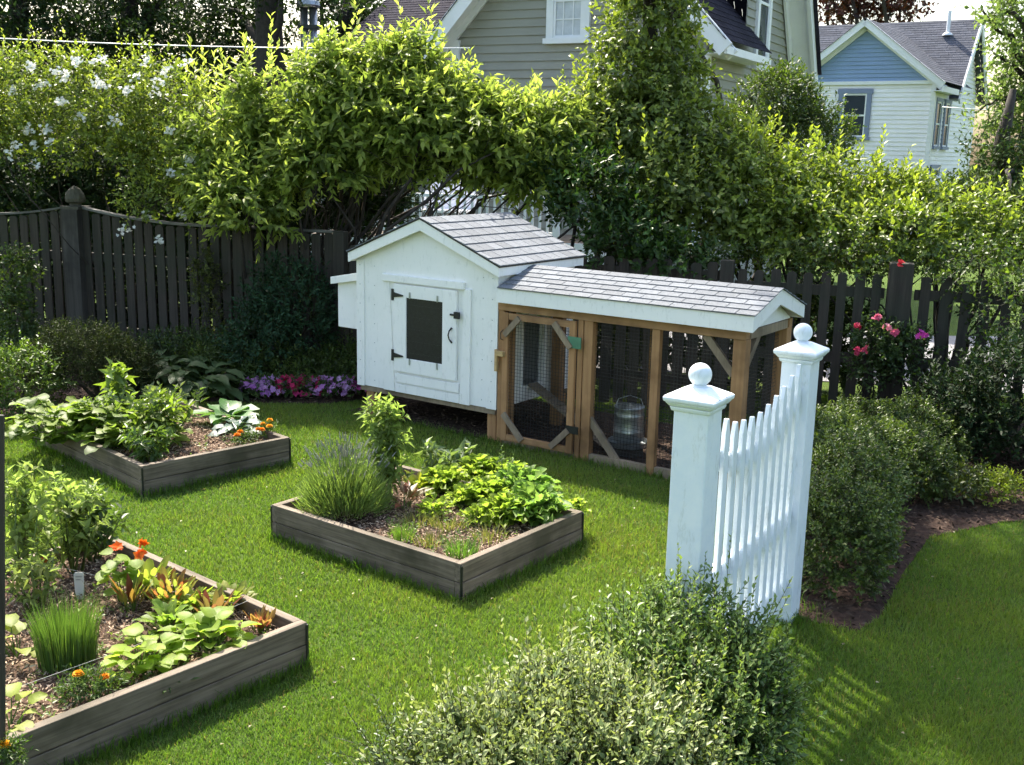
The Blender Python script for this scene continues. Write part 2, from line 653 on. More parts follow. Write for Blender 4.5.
# ------------------------------------------------------------------ ground
g = MB()
g.add([(-250, -60, 0), (250, -60, 0), (250, 400, 0), (-250, 400, 0)], [(0, 1, 2, 3)])
tag(g.build('ground', LAWN), kind='structure')

BORDER = [(-8, 9.75), (-4.9, 8.9), (-3.9, 9.5), (-3.0, 10.0), (-2.4, 10.05), (-1.75, 10.1), (-1.35, 10.35), (-0.9, 10.9), (-2, 13), (-8, 14)]
RBED = [(1.52, 5.45), (1.80, 5.28), (1.98, 5.46), (2.32, 6.1), (2.72, 6.75), (3.35, 7.1), (4.6, 7.3), (6.5, 7.7), (8.5, 9.0), (7, 10.0), (2.5, 10.2), (2.3, 8.7), (1.9, 7.6), (1.6, 6.4)]
FBED = [(-0.55, 2.6), (-0.45, 3.6), (0.1, 3.85), (0.35, 4.2), (0.9, 4.35), (1.12, 4.0), (1.05, 3.2), (0.8, 2.5)]
RUNF = [tuple(C2W(u, v)[:2]) for u, v in ((-1.75, 0.02), (2.2, 0.02), (2.2, 1.5), (-1.75, 1.5))]


def sheet(name, poly, z, mat):
    b = MB()
    b.add([(x, y, z) for x, y in poly], [tuple(range(len(poly)))])
    return tag(b.build(name, mat), kind='structure')


sheet('flower_border_soil', BORDER, 0.012, MULCH)
sheet('hedge_bed_soil', RBED, 0.008, MULCH)
sheet('front_bed_soil', FBED, 0.008, MULCH)
sheet('run_floor_soil', RUNF, 0.016, MULCH)
sheet('driveway', [(0.8, 12.2), (14, 9.6), (40, 12), (40, 17.5), (6, 15.0), (0.8, 15.2)], 0.01, ASPH)

# ------------------------------------------------------------------ raised beds
BH = 0.22


def raised_bed(label, near, dirA, lenA, dirB, lenB, seed):
    """near = the corner closest to the camera; dirA to the right, dirB to the left"""
    rotz = math.atan2(dirA[1], dirA[0])
    t = thing('raised_bed', label, 'garden bed', (near[0], near[1], 0), rotz, 'weathered raised beds')
    T = 0.045
    r = random.Random(seed)
    for (a0, a1, b0, b1, mt) in ((0, lenA, 0, T, GREYX), (0, lenA, lenB - T, lenB, GREYX), (0, T, T, lenB - T, GREYY), (lenA - T, lenA, T, lenB - T, GREYY)):
        for k, (z0, z1) in enumerate(((-0.03, BH * 0.5 - 0.002), (BH * 0.5 + 0.002, BH))):
            j = r.uniform(-0.003, 0.003)
            mb = MB()
            if mt is GREYX:
                mb.box(a0, a1, b0 + j, b1 + j, z0, z1)
            else:
                mb.box(a0 + j, a1 + j, b0, b1, z0, z1)
            mb.build('board', mt, t, bevel=0.004)
    # dark steel corner straps
    for a, b in ((-0.002, -0.002), (lenA + 0.002, -0.002), (-0.002, lenB + 0.002)):
        mb = MB()
        sa = 1 if a < 0.1 else -1
        sb = 1 if b < 0.1 else -1
        mb.box(min(a, a + sa * 0.012), max(a, a + sa * 0.012), min(b - sb * 0.004, b + sb * 0.006), max(b - sb * 0.004, b + sb * 0.006), 0.0, BH - 0.01)
        mb.build('corner_strap', DARKM, t)
    # soil with small clods
    n = 60
    xs = np.linspace(T, lenA - T, n); ys = np.linspace(T, lenB - T, n)
    X, Y_ = np.meshgrid(xs, ys, indexing='ij')
    rr = np.random.default_rng(seed)
    q = np.stack([X.ravel(), Y_.ravel(), np.zeros(n * n)], 1)
    Z = BH - 0.07 + 0.015 * lump(q * 3, seed, 1.0) + rr.normal(size=n * n) * 0.006
    V = np.stack([X.ravel(), Y_.ravel(), Z], 1)
    idx = np.arange(n * n).reshape(n, n)
    Q = np.stack([idx[:-1, :-1].ravel(), idx[1:, :-1].ravel(), idx[1:, 1:].ravel(), idx[:-1, 1:].ravel()], 1)
    np_mesh('soil', V, None, Q, SOIL, t)
    f = Fol(seed)
    m_ = int(3800 * lenA * lenB)
    pp = np.stack([rr.uniform(T, lenA - T, m_), rr.uniform(T, lenB - T, m_), np.full(m_, BH - 0.062) + rr.random(m_) * 0.012], 1)
    dd = rr.normal(size=(m_, 3)); dd[:, 2] *= 0.25
    nn = rr.normal(size=(m_, 3)) * 0.5 + np.array([0, 0, 1])
    cc = f.colours(m_, (0.14, 0.08, 0.055), (0.40, 0.31, 0.22), 0.3)
    f.simple(pp, dd, nn, 0.03 * (0.4 + rr.random(m_)), 0.009, cc, 0.1, 0.0)
    o = f.build('mulch_cover', CHIP, t)
    o['kind'] = 'stuff'
    near = np.array(near); dA = np.array(dirA); dB = np.array(dirB)
    poly = [near, near + dA * lenA, near + dA * lenA + dB * lenB, near + dB * lenB]
    BEDS[label] = [tuple(p) for p in poly]
    return t


DA = np.array([0.605, 0.796]); DB = np.array([-0.845, 0.534])
DA = DA / np.linalg.norm(DA)
DBp = np.array([-DA[1], DA[0]])
raised_bed('middle weathered raised bed with lavender, lettuces and onions', (-0.25, 5.55), DA, 1.17, DBp, 1.53, 1)
DA2 = np.array([0.705, 0.709]); DB2 = np.array([-DA2[1], DA2[0]])
raised_bed('far left raised bed crowded with squash and pepper leaves', (-2.52, 7.22), DA2, 1.2, DB2, 1.86, 2)
cr_ = np.array([-0.93, 4.78]); DC = np.array([0.64, 0.768])
DCb = np.array([-DC[1], DC[0]])
raised_bed('near left raised bed with chives, beans and marigolds', tuple(cr_ - DC * 2.6), DC, 2.6, DCb, 1.75, 3)


def bedpt(px, py, z=BH - 0.065):
    p = G(px, py, z)
    return p


# ------------------------------------------------------------------ lawn blades
def lawn():
    f = Fol(11)
    r = f.r
    N = 620000
    # more blades near the camera, fewer far away
    yy = 2.6 + 8.6 * r.random(N) ** 1.25
    xx = (r.random(N) * 2 - 1) * (yy * 0.53 + 0.45)
    keep = np.ones(N, bool)
    for p in BEDS.values(): keep &= ~in_quad(xx, yy, p, -0.02)
    for p in (BORDER, RBED, FBED): keep &= ~in_poly(xx, yy, p)
    keep &= ~in_quad(xx, yy, RUNF, 0.0)
    keep &= yy < 11
    xx = xx[keep]; yy = yy[keep]
    n = len(xx)
    q = np.stack([xx, yy, np.zeros(n)], 1)
    l1 = lump(q, 5, 1.4); l2 = lump(q, 6, 5.0)
    hgt = 0.026 + 0.010 * l1 + 0.010 * l2 + 0.018 * r.random(n) ** 2
    hgt = np.clip(hgt, 0.012, 0.09)
    base = np.array([[0.152, 0.218, 0.042]]) + np.array([[0.065, 0.050, 0.008]]) * (l2[:, None] * 0.5 + l1[:, None] * 0.4)
    t = r.random((n, 1))
    c = base * (0.78 + 0.45 * t)
    straw = r.random(n) < 0.07 + 0.10 * (l1 > 0.5)
    c[straw] = np.array([0.26, 0.22, 0.09]) * (0.6 + 0.5 * r.random((straw.sum(), 1)))
    lean = r.normal(size=(n, 3)) * 0.38
    lean[:, 2] = -0.15 * r.random(n)
    f.blades(q, hgt, 0.0035 + 0.0012 * (yy[:]) / 5, lean, np.clip(c, 0.01, 0.5))
    o = f.build('lawn_grass', GRASS)
    tag(o, 'short sunlit green lawn grass round the raised beds', 'grass', kind='stuff')
    # tufts of longer grass against the boards
    f = Fol(12)
    r = f.r
    pts = []
    for poly in BEDS.values():
        for i in range(4):
            a = np.array(poly[i]); b = np.array(poly[(i + 1) % 4])
            k = int(np.linalg.norm(b - a) * 420)
            t = r.random((k, 1))
            nrm_ = np.array([(b - a)[1], -(b - a)[0]]); nrm_ = nrm_ / np.linalg.norm(nrm_)
            pts.append(a + (b - a) * t + nrm_ * (0.012 + 0.05 * r.random((k, 1)) ** 2))
    a = C2W(-1.7, -0.01)[:2]; b = C2W(2.15, -0.01)[:2]
    pts.append(a + (b - a) * r.random((1200, 1)) + r.normal(size=(1200, 2)) * 0.03)
    a = np.array([1.46, 5.45])
    pts.append(a + r.normal(size=(400, 2)) * 0.12)
    p2 = np.concatenate(pts)
    p3 = np.concatenate([p2, np.zeros((len(p2), 1))], 1)
    lean = r.normal(size=(len(p3), 3)) * 0.3; lean[:, 2] = -0.1
    c = f.colours(len(p3), (0.06, 0.13, 0.012), (0.14, 0.22, 0.03), 0.2)
    f.blades(p3, 0.05 + 0.06 * r.random(len(p3)) ** 2, 0.005, lean, c)
    tag(f.build('edge_grass', GRASS), 'longer uncut grass along the foot of the boards', 'grass', kind='stuff')
    # small white clover heads and fallen petals in the near lawn
    f = Fol(13)
    n = 260
    yy = 3.0 + 6.5 * f.r.random(n); xx = (f.r.random(n) * 2 - 1) * yy * 0.45
    k = np.ones(n, bool)
    for p in BEDS.values(): k &= ~in_quad(xx, yy, p, 0.1)
    for p in (BORDER, RBED, FBED): k &= ~in_poly(xx, yy, p)
    k &= ~in_quad(xx, yy, RUNF, 0.1)
    xx, yy = xx[k], yy[k]
    n = len(xx)
    q = np.stack([xx, yy, np.full(n, 0.035)], 1)
    dd = f.r.normal(size=(n, 3)); dd[:, 2] *= 0.3
    f.simple(q, dd, np.tile([[0, 0, 1.]], (n, 1)) + 0.3 * f.r.normal(size=(n, 3)), 0.02, 0.014, f.colours(n, (0.2, 0.17, 0.08), (0.4, 0.36, 0.25), 0.1))
    tag(f.build('fallen_leaves', LEAF), 'tiny fallen leaf bits scattered over the lawn', 'leaf litter', kind='stuff')


lawn()


def mulch_scatter(name, label, poly, n, seed, ca=(0.05, 0.03, 0.02), cb=(0.16, 0.12, 0.09)):
    f = Fol(seed)
    r = f.r
    P_ = np.array(poly)
    x = r.uniform(P_[:, 0].min(), P_[:, 0].max(), n); y = r.uniform(P_[:, 1].min(), P_[:, 1].max(), n)
    k = in_poly(x, y, poly)
    x, y = x[k], y[k]
    q = np.stack([x, y, 0.018 + 0.015 * r.random(len(x))], 1)
    dd = r.normal(size=(len(x), 3)); dd[:, 2] *= 0.3
    f.simple(q, dd, r.normal(size=(len(x), 3)) * 0.5 + np.array([0, 0, 1]), 0.045 * (0.4 + r.random(len(x))), 0.014, f.colours(len(x), ca, cb, 0.3), 0.1, 0.0)
    tag(f.build(name, CHIP), label, 'mulch', kind='stuff')


mulch_scatter('hedge_mulch', 'dark bark mulch under the clipped hedge on the right', RBED, 26000, 21, (0.025, 0.018, 0.014), (0.09, 0.065, 0.05))
mulch_scatter('front_mulch', 'dark mulch beneath the two front box shrubs', FBED, 6000, 22)
mulch_scatter('border_mulch', 'dark mulch of the border along the back fence', BORDER, 26000, 23)
mulch_scatter('run_bedding', 'brown litter on the floor of the chicken run', [tuple(p) for p in RUNF], 9000, 24, (0.05, 0.035, 0.025), (0.14, 0.10, 0.07))


# ------------------------------------------------------------------ chicken coop
def shingle_courses(mb, e0, e1, up, slope_len, n, tab, seed, lift=0.010):
    """stepped shingle courses from the eave line e0-e1 along the unit vector up"""
    r = random.Random(seed)
    e0 = np.array(e0, float); e1 = np.array(e1, float); up = np.array(up, float)
    al = e1 - e0; L = np.linalg.norm(al); al /= L
    nn = np.cross(al, up); nn /= np.linalg.norm(nn)
    ex = slope_len / n
    for i in range(n):
        x = -r.random() * tab if i % 2 else -0.0
        off = (i % 2) * tab * 0.5
        x = -off
        while x < L:
            w_ = tab * r.uniform(0.97, 1.03)
            a = max(0, x + 0.003); b = min(L, x + w_ - 0.003)
            x += w_
            if b - a < 0.01: continue
            k = r.uniform(0.8, 1.1)
            mb.cur = (k, k, k)
            p0 = e0 + al * a + up * (i * ex); p1 = e0 + al * b + up * (i * ex)
            q0 = p0 + up * (ex + 0.012); q1 = p1 + up * (ex + 0.012)
            if i == n - 1: q0 = p0 + up * ex; q1 = p1 + up * ex
            h = nn * (lift + r.uniform(0, 0.0015)); l2 = nn * 0.002
            mb.add([p0, p1, q1, q0, p0 + h, p1 + h, q1 + l2, q0 + l2], [(0, 3, 2, 1), (4, 5, 6, 7), (0, 1, 5, 4), (1, 2, 6, 5), (2, 3, 7, 6), (3, 0, 4, 7)])
    mb.cur = (1, 1, 1)


def coop():
    t = thing('chicken_coop', 'white gabled hen house with nest box and long shingled cedar run', 'chicken coop', CO, TH)
    U0, U1, VD = -1.61, -0.07, 1.15
    UC = (U0 + U1) / 2
    ZB, ZE, ZA = 0.29, 1.44, 1.755
    # house walls: front wall with door opening frame is solid, the screened window sits in the door
    mb = MB()
    gable = [(U0, 0, ZB), (U1, 0, ZB), (U1, 0, ZE), (UC, 0, ZA), (U0, 0, ZE)]
    mb.prism(gable, (0, 0.03, 0))
    mb.prism([(x, VD - 0.03, z) for x, _, z in gable], (0, 0.03, 0))
    mb.box(U0, U0 + 0.03, 0.031, VD - 0.031, ZB, ZE)
    mb.box(U1 - 0.03, U1, 0.031, 0.35, ZB, ZE); mb.box(U1 - 0.03, U1, 0.66, VD - 0.031, ZB, ZE)
    mb.box(U1 - 0.03, U1, 0.35, 0.66, 0.98, ZE); mb.box(U1 - 0.03, U1, 0.35, 0.66, ZB, 0.42)
    mb.box(U0 + 0.03, U1 - 0.03, 0.031, VD - 0.031, ZB, ZB + 0.03)
    mb.build('house_wall', WHITE, t)
    # corner boards and raised door surround
    mb = MB()
    mb.box(U0 - 0.004, U0 + 0.085, -0.012, 0.0, ZB - 0.005, ZE - 0.02)
    mb.build('corner_board', WHITE, t, bevel=0.002)
    mb = MB()
    mb.box(U1 - 0.10, U1 + 0.004, -0.007, 0.0, ZB - 0.005, ZE - 0.02)
    mb.build('corner_board', WHITE, t, bevel=0.002)
    mb = MB()
    mb.box(-1.30, -0.40, -0.030, 0, 1.255, 1.315)           # header
    mb.prism([(-0.335, 0, 1.26), (-0.40, 0, 1.26), (-0.44, 0, 0.285), (-0.335, 0, 0.285)], (0, -0.022, 0))
    mb.prism([(-1.30, 0, 1.255), (-1.23, 0, 1.255), (-1.17, 0, 0.285), (-1.30, 0, 0.285)], (0, -0.008, 0))
    mb.box(-1.16, -0.45, -0.014, 0, 0.285, 0.36)
    mb.box(-1.16, -0.45, -0.020, 0, 0.375, 0.455)
    mb.build('door_surround', WHITE, t, bevel=0.003)
    mb = MB()
    for u_ in (U0 + 0.04, U0 + 0.20, -0.22, U1 - 0.05):
        for k in range(7):
            z_ = ZB + 0.06 + k * 0.17
            mb.box(u_ - 0.004, u_ + 0.004, -0.0135 if u_ < U0 + 0.1 else (-0.0085 if u_ > -0.2 else -0.0015), 0.0, z_ - 0.004, z_ + 0.004)
    o = mb.build('nail_heads', GALV, t)
    o['kind'] = 'stuff'
    # skirt beam and legs
    mb = MB()
    mb.box(U0 + 0.02, U1 - 0.02, 0.01, 0.05, ZB - 0.05, ZB - 0.004)
    mb.box(U0 + 0.02, U1 - 0.02, VD - 0.06, VD - 0.02, ZB - 0.05, ZB - 0.004)
    mb.build('floor_beam', CEDARO, t)
    for u, v in ((U0 + 0.07, 0.03), (U1 - 0.11, 0.03), (U0 + 0.07, VD - 0.13), (U1 - 0.11, VD - 0.13)):
        mb = MB()
        mb.box(u, u + 0.09, v, v + 0.09, 0, ZB - 0.05)
        mb.build('leg', CEDARZ, t, bevel=0.003)
    # door
    mb = MB()
    W0, W1, Z0, Z1 = -1.025, -0.625, 0.60, 1.13
    D0, D1, E0, E1 = -1.165, -0.475, 0.475, 1.24
    mb.box(D0, W0, -0.028, -0.003, E0, E1); mb.box(W1, D1, -0.028, -0.003, E0, E1)
    mb.box(W0, W1, -0.028, -0.003, E0, Z0); mb.box(W0, W1, -0.028, -0.003, Z1, E1)
    dr = mb.build('house_door', WHITE, t, bevel=0.003)
    mb = MB()
    mb.box(W0, W1, -0.016, -0.008, Z0, Z1)
    ws = mb.build('window_screen', SCREEN, dr)
    mb = MB()
    for k in range(5):
        mb.box(W0 + 0.01, W1 - 0.01, -0.018, -0.0165, Z0 + 0.05 + k * 0.105, Z0 + 0.052 + k * 0.105)
    mb.build('screen_wire', WIRE, ws)
    for x, z, s_ in ((W0 + 0.045, Z1, 1), (W1 - 0.05, Z1, 1), (W0 + 0.045, Z0, -1), (W1 - 0.05, Z0, -1)):
        mb = MB(); mb.box(x - 0.006, x + 0.006, -0.036, -0.0285, z - 0.004 if s_ > 0 else z - 0.05, z + 0.05 if s_ > 0 else z + 0.004)
        mb.build('turn_button', GALV, dr)
    for z in (1.145, 0.615):
        mb = MB()
        mb.box(D0 - 0.02, D0 + 0.005, -0.036, -0.029, z - 0.05, z + 0.05)
        mb.prism([(D0 + 0.005, -0.029, z - 0.022), (D0 + 0.11, -0.029, z - 0.006), (D0 + 0.11, -0.029, z + 0.006), (D0 + 0.005, -0.029, z + 0.022)], (0, -0.007, 0))
        mb.build('hinge', DARKM, dr)
    mb = MB()
    mb.box(D1 - 0.06, D1 + 0.02, -0.042, -0.029, 1.03, 1.045)
    mb.box(D1 - 0.012, D1 + 0.04, -0.050, -0.0285, 1.01, 1.065)
    mb.build('latch', DARKM, dr)
    mb = MB()
    hx = D1 - 0.045
    mb.tube([(hx, -0.029, 0.925), (hx - 0.012, -0.05, 0.90), (hx - 0.018, -0.056, 0.865), (hx - 0.012, -0.05, 0.83), (hx, -0.029, 0.80)], [0.010, 0.006, 0.006, 0.006, 0.010])
    mb.build('handle', DARKM, dr, smooth=True)
    # house roof
    OV = 0.07
    sl = (ZA - ZE) / (UC - U0)
    rl = math.hypot(1, sl)
    for s_ in (-1, 1):
        mb = MB()
        e = (UC - U0) + 0.05
        # rake board on the front
        top = 0.045
        a = (UC, -OV, ZA + top + 0.02); b = (UC + s_ * e, -OV, ZA + top + 0.02 - sl * e)
        pl = [a, b, (b[0], b[1], b[2] - 0.092), (a[0], a[1], a[2] - 0.105)]
        if s_ < 0: pl = pl[::-1]
        mb.prism(pl, (0, 0.022, 0))
        mb.build('rake_board', WHITE, t, bevel=0.002)
        mb = MB()
        mb.prism([(q[0], VD + OV - 0.022, q[2]) for q in pl], (0, 0.022, 0))
        mb.build('rake_board', WHITE, t, bevel=0.002)
        # eave fascia
        mb = MB()
        x = UC + s_ * (e + 0.0)
        mb.box(min(x, x - s_ * 0.02), max(x, x - s_ * 0.02), -OV + 0.023, VD + OV - 0.023, b[2] - 0.085, b[2] - 0.004)
        mb.build('fascia', WHITE, t)
    rf = MB()
    for s_ in (-1, 1):
        e = (UC - U0) + 0.068
        zt = ZA + 0.069
        # deck under the shingles
        a = (UC, -OV - 0.012, zt); b = (UC + s_ * e, -OV - 0.012, zt - sl * e)
        pl = [a, b, (b[0], b[1], b[2] - 0.001), (a[0], a[1], a[2] - 0.001)]
        up = np.array([-s_ * 1, 0, sl]) / rl
        if s_ > 0:
            shingle_courses(rf, (b[0], a[1], b[2]), (b[0], VD + OV + 0.01, b[2]), up, e * rl, 7, 0.13, 3)
        else:
            shingle_courses(rf, (b[0], VD + OV + 0.01, b[2]), (b[0], a[1], b[2]), up, e * rl, 7, 0.13, 4)
    rf.build('house_roof', SHING, t, colr=True)
    dk = MB()
    for s_ in (-1, 1):
        e = (UC - U0) + 0.060
        zt = ZA + 0.066
        pl = [(UC, -OV - 0.006, zt), (UC + s_ * e, -OV - 0.006, zt - sl * e), (UC + s_ * e, -OV - 0.006, zt - sl * e - 0.012), (UC, -OV - 0.006, zt - 0.012)]
        if s_ < 0: pl = pl[::-1]
        dk.prism(pl, (0, VD + 2 * OV + 0.012, 0))
    dk.build('roof_deck', FENCE, t)
    # nest box
    mb = MB()
    mb.prism([(-1.93, 0.08, 0.77), (U0 - 0.002, 0.08, 0.77), (U0 - 0.002, 0.08, 1.235), (-1.93, 0.08, 1.175)], (0, 0.9, 0))
    nb = mb.build('nest_box', WHITE, t, bevel=0.003)
    mb = MB()
    mb.prism([(-1.98, 0.035, 1.160), (U0 - 0.006, 0.035, 1.222), (U0 - 0.006, 0.035, 1.295), (-1.98, 0.035, 1.225)], (0, 1.0, 0))
    mb.build('lid', WHITE, nb, bevel=0.003)

    # ---------------- run
    R0, R1, RV = -0.05, 2.08, 0.86
    ZF0, ZF1 = 1.19, 1.305
    ZR = 1.455
    VR = 0.42
    FV = -0.06
    mb = MB(); mb.box(R0 + 0.0, R1 + 0.05, FV - 0.0, FV + 0.02, ZF0, ZF1); mb.build('fascia', WHITE, t, bevel=0.002)
    mb = MB(); mb.box(R0 + 0.06, R1 + 0.05, RV + 0.03, RV + 0.05, ZF0, ZF1 - 0.02); mb.build('fascia', WHITE, t)
    sF = (ZR - ZF1) / (VR - FV); sB = (ZR - ZF1 + 0.02) / (RV + 0.05 - VR)
    mb = MB()
    X0 = R1 + 0.05
    mb.prism([(X0, FV, ZF0), (X0, FV, ZF1), (X0, VR, ZR), (X0, VR, ZR - 0.115)], (0.02, 0, 0))
    mb.prism([(X0, VR, ZR - 0.115), (X0, VR, ZR), (X0, RV + 0.05, ZF1 - 0.02), (X0, RV + 0.05, ZF0)], (0.02, 0, 0))
    mb.build('rake_board', WHITE, t)
    mb = MB()
    mb.prism([(R0 + 0.03, FV + 0.02, ZF1 - 0.02), (R0 + 0.03, VR, ZR - 0.014), (R0 + 0.03, VR, ZR - 0.003), (R0 + 0.03, FV + 0.001, ZF1 + 0.001)], (R1 - R0 + 0.02, 0, 0))
    mb.prism([(R0 + 0.03, VR + 0.001, ZR - 0.014), (R0 + 0.03, RV + 0.03, ZF1 - 0.036), (R0 + 0.03, RV + 0.05, ZF1 - 0.019), (R0 + 0.03, VR + 0.001, ZR - 0.003)], (R1 - R0 + 0.02, 0, 0))
    mb.build('roof_deck', CEDARO, t)
    mb = MB()
    dF = np.array([0, VR - FV, ZR - ZF1]); lF = np.linalg.norm(dF)
    shingle_courses(mb, (R0 + 0.015, FV - 0.012, ZF1 + 0.002), (X0 + 0.035, FV - 0.012, ZF1 + 0.002), dF / lF, lF + 0.012, 6, 0.17, 9, 0.009)
    dBk = np.array([0, VR - RV - 0.06, ZR - ZF1 + 0.02]); lB = np.linalg.norm(dBk)
    shingle_courses(mb, (X0 + 0.035, RV + 0.06, ZF1 - 0.018), (R0 + 0.06, RV + 0.06, ZF1 - 0.018), dBk / lB, lB, 6, 0.17, 10, 0.009)
    mb.build('run_roof', SHING, t, colr=True)
    # triangular gable panel behind the rake
    mb = MB(); mb.prism([(R1 - 0.02, 0.02, ZF0), (R1 - 0.02, RV - 0.03, ZF0), (R1 - 0.02, VR, ZR - 0.06)], (0.015, 0, 0)); mb.build('gable_panel', WHITE, t)
    # frame
    def post(u0, u1, v0, v1, z0=0.0, z1=1.12, m_=CEDARZ):
        mb = MB(); mb.box(u0, u1, v0, v1, z0, z1); return mb.build('post', m_, t, bevel=0.003)
    post(-0.062, -0.005, 0.0, 0.07)
    post(0.70, 0.745, -0.005, 0.06); post(0.752, 0.83, 0.0, 0.07)
    post(1.34, 1.405, 0.0, 0.05)
    post(1.985, 2.08, 0.0, 0.09)
    post(1.985, 2.08, RV - 0.09, RV); post(0.9, 0.96, RV - 0.06, RV); post(-0.04, 0.05, RV - 0.09, RV); post(0.0, 0.03, 0.075, 0.12, 0, 1.1)
    mb = MB(); mb.box(-0.062, 2.08, -0.01, 0.06, 1.122, 1.188); mb.build('top_rail', CEDAR, t, bevel=0.003)
    mb = MB(); mb.box(-0.06, 2.08, RV - 0.06, RV, 1.122, 1.188); mb.build('top_rail', CEDAR, t)
    mb = MB(); mb.box(2.02, 2.08, 0.092, RV - 0.092, 1.12, 1.185); mb.build('top_rail', CEDARO, t)
    mb = MB(); mb.box(0.832, 1.338, 0.005, 0.05, 0.0, 0.07); mb.box(1.407, 1.983, 0.005, 0.05, 0, 0.07); mb.build('bottom_rail', CEDARO, t)
    mb = MB(); mb.box(2.02, 2.07, 0.092, RV - 0.092, 0.0, 0.07); mb.build('bottom_rail', CEDARO, t)
    mb = MB(); mb.box(-0.004, 0.70, 0.0, 0.06, 0.0, 0.045); mb.build('sill', CEDARO, t)
    for a, b in (((0.80, 0.03, 0.36), (1.08, 0.03, 0.04)), ((1.99, 0.03, 0.86), (1.76, 0.03, 1.12)), ((2.05, 0.09, 0.92), (2.05, 0.28, 1.13))):
        mb = MB(); mb.beam(a, b, 0.03, 0.055, (0, 0, 1)); mb.build('brace', CEDARO, t)
    # door of the run
    d = MB()
    d.box(0.0, 0.055, -0.03, -0.0, 0.05, 1.11)
    rd = d.build('run_door', CEDARZ, t, bevel=0.003)
    d = MB(); d.box(0.635, 0.692, -0.03, 0.0, 0.05, 1.11); d.build('door_stile', CEDARZ, rd, bevel=0.003)
    d = MB(); d.box(0.056, 0.634, -0.028, 0.0, 1.055, 1.108); d.build('door_rail', CEDAR, rd, bevel=0.003)
    d = MB(); d.box(0.056, 0.634, -0.028, 0, 0.052, 0.105)
    d.build('door_rail', CEDAR, rd, bevel=0.003)
    for a, b in (((0.03, -0.042, 0.93), (0.17, -0.042, 1.08)), ((0.66, -0.042, 0.90), (0.50, -0.042, 1.08)), ((0.03, -0.042, 0.28), (0.22, -0.042, 0.08)), ((0.66, -0.042, 0.24), (0.50, -0.042, 0.08))):
        d = MB(); d.beam(a, b, 0.022, 0.048, (0, 0, 1)); d.build('door_brace', CEDARO, rd)
    d = MB(); d.box(0.63, 0.75, -0.04, -0.031, 0.90, 0.99); d.build('hinge', HINGEG, rd)
    d = MB(); d.box(0.64, 0.75, -0.04, -0.031, 0.22, 0.28); d.build('hinge', DARKM, rd)
    d = MB(); d.box(-0.05, 0.03, -0.065, -0.032, 0.755, 0.795); d.box(-0.068, -0.045, -0.04, -0.008, 0.62, 0.80); d.build('latch', wood('latch_wood', (0.4, 0.27, 0.12), (0.6, 0.42, 0.2), 'x'), rd)
    d = MB(); d.tube([(0.01, -0.033, 0.97), (0.005, -0.06, 0.95), (0.005, -0.06, 0.90), (0.01, -0.033, 0.885)], 0.004); d.build('handle', DARKM, rd)
    # wire mesh: real thin wires
    def mesh_panel(a, b, z0, z1, step=0.028, parent=t):
        a = np.array(a, float); b = np.array(b, float)
        L = np.linalg.norm(b - a); dd = (b - a) / L
        mb = MB()
        n = int(L / step)
        for i in range(n + 1):
            p = a + dd * (L * i / n)
            mb.beam((p[0], p[1], z0), (p[0], p[1], z1), 0.0022, 0.0022)
        k = int((z1 - z0) / step)
        for i in range(k + 1):
            z = z0 + (z1 - z0) * i / k
            mb.beam((a[0], a[1] + 0.0015, z), (b[0], b[1] + 0.0015, z), 0.0022, 0.0022)
        return mb.build('wire_mesh', WIRE, parent)
    mesh_panel((0.05, 0.002, 0), (0.64, 0.002, 0), 0.08, 1.08, parent=rd)
    mesh_panel((0.83, 0.052, 0), (1.99, 0.052, 0), 0.04, 1.12)
    mesh_panel((2.015, 0.09, 0), (2.015, RV - 0.09, 0), 0.04, 1.12)
    mesh_panel((0.05, RV - 0.065, 0), (1.99, RV - 0.065, 0), 0.04, 1.12)
    # ramp with cleats
    mb = MB()
    a = np.array([-0.05, 0.5, 0.43]); b = np.array([0.78, 0.42, 0.03])
    mb.beam(a, b, 0.12, 0.018)
    for i in range(1, 8):
        p = a + (b - a) * i / 8 + np.array([0, 0, 0.016])
        mb.beam(p - np.array([0, 0.058, 0]), p + np.array([0, 0.058, 0]), 0.016, 0.012)
    mb.build('ramp', CEDARO, t)
    mb = MB(); mb.box(-0.066, -0.045, 0.36, 0.65, 0.985, 1.0); mb.box(-0.066, -0.045, 0.32, 0.349, 0.42, 1.0); mb.box(-0.066, -0.045, 0.661, 0.69, 0.42, 1.0)
    mb.build('pop_door_frame', WHITE, t)
    return t


coop()

# feeder in the run
p = C2W(0.97, 0.38)
t = thing('chicken_feeder', 'galvanised steel drum feeder standing inside the wire run', 'feeder', p, 0)
mb = MB()
mb.lathe([(0.0, 0.13), (0.115, 0.13), (0.122, 0.14), (0.120, 0.2), (0.124, 0.21), (0.120, 0.22), (0.119, 0.33), (0.124, 0.34), (0.12, 0.35), (0.118, 0.40), (0.125, 0.41), (0.118, 0.415), (0.0, 0.43)], seg=28)
mb.build('drum', GALV, t, smooth=True)
mb = MB()
mb.lathe([(0.0, 0.09), (0.15, 0.09), (0.165, 0.13), (0.158, 0.13), (0.145, 0.1), (0.0, 0.1)], seg=28)
mb.build('tray', GALV, t)
mb = MB(); mb.box(-0.11, 0.11, -0.11, 0.11, 0.0, 0.09); mb.build('stand', BARK, t, bevel=0.004)
mb = MB(); mb.tube([(-0.115, 0, 0.40), (-0.09, 0, 0.47), (0, 0, 0.5), (0.09, 0, 0.47), (0.115, 0, 0.40)], 0.004); mb.build('handle', GALV, t)


# ------------------------------------------------------------------ white gate
GL = np.array([0.755, 4.33]); GR = np.array([1.455, 5.46])
gd = (GR - GL); GLEN = np.linalg.norm(gd); gd /= GLEN
GANG = math.atan2(gd[1], gd[0])


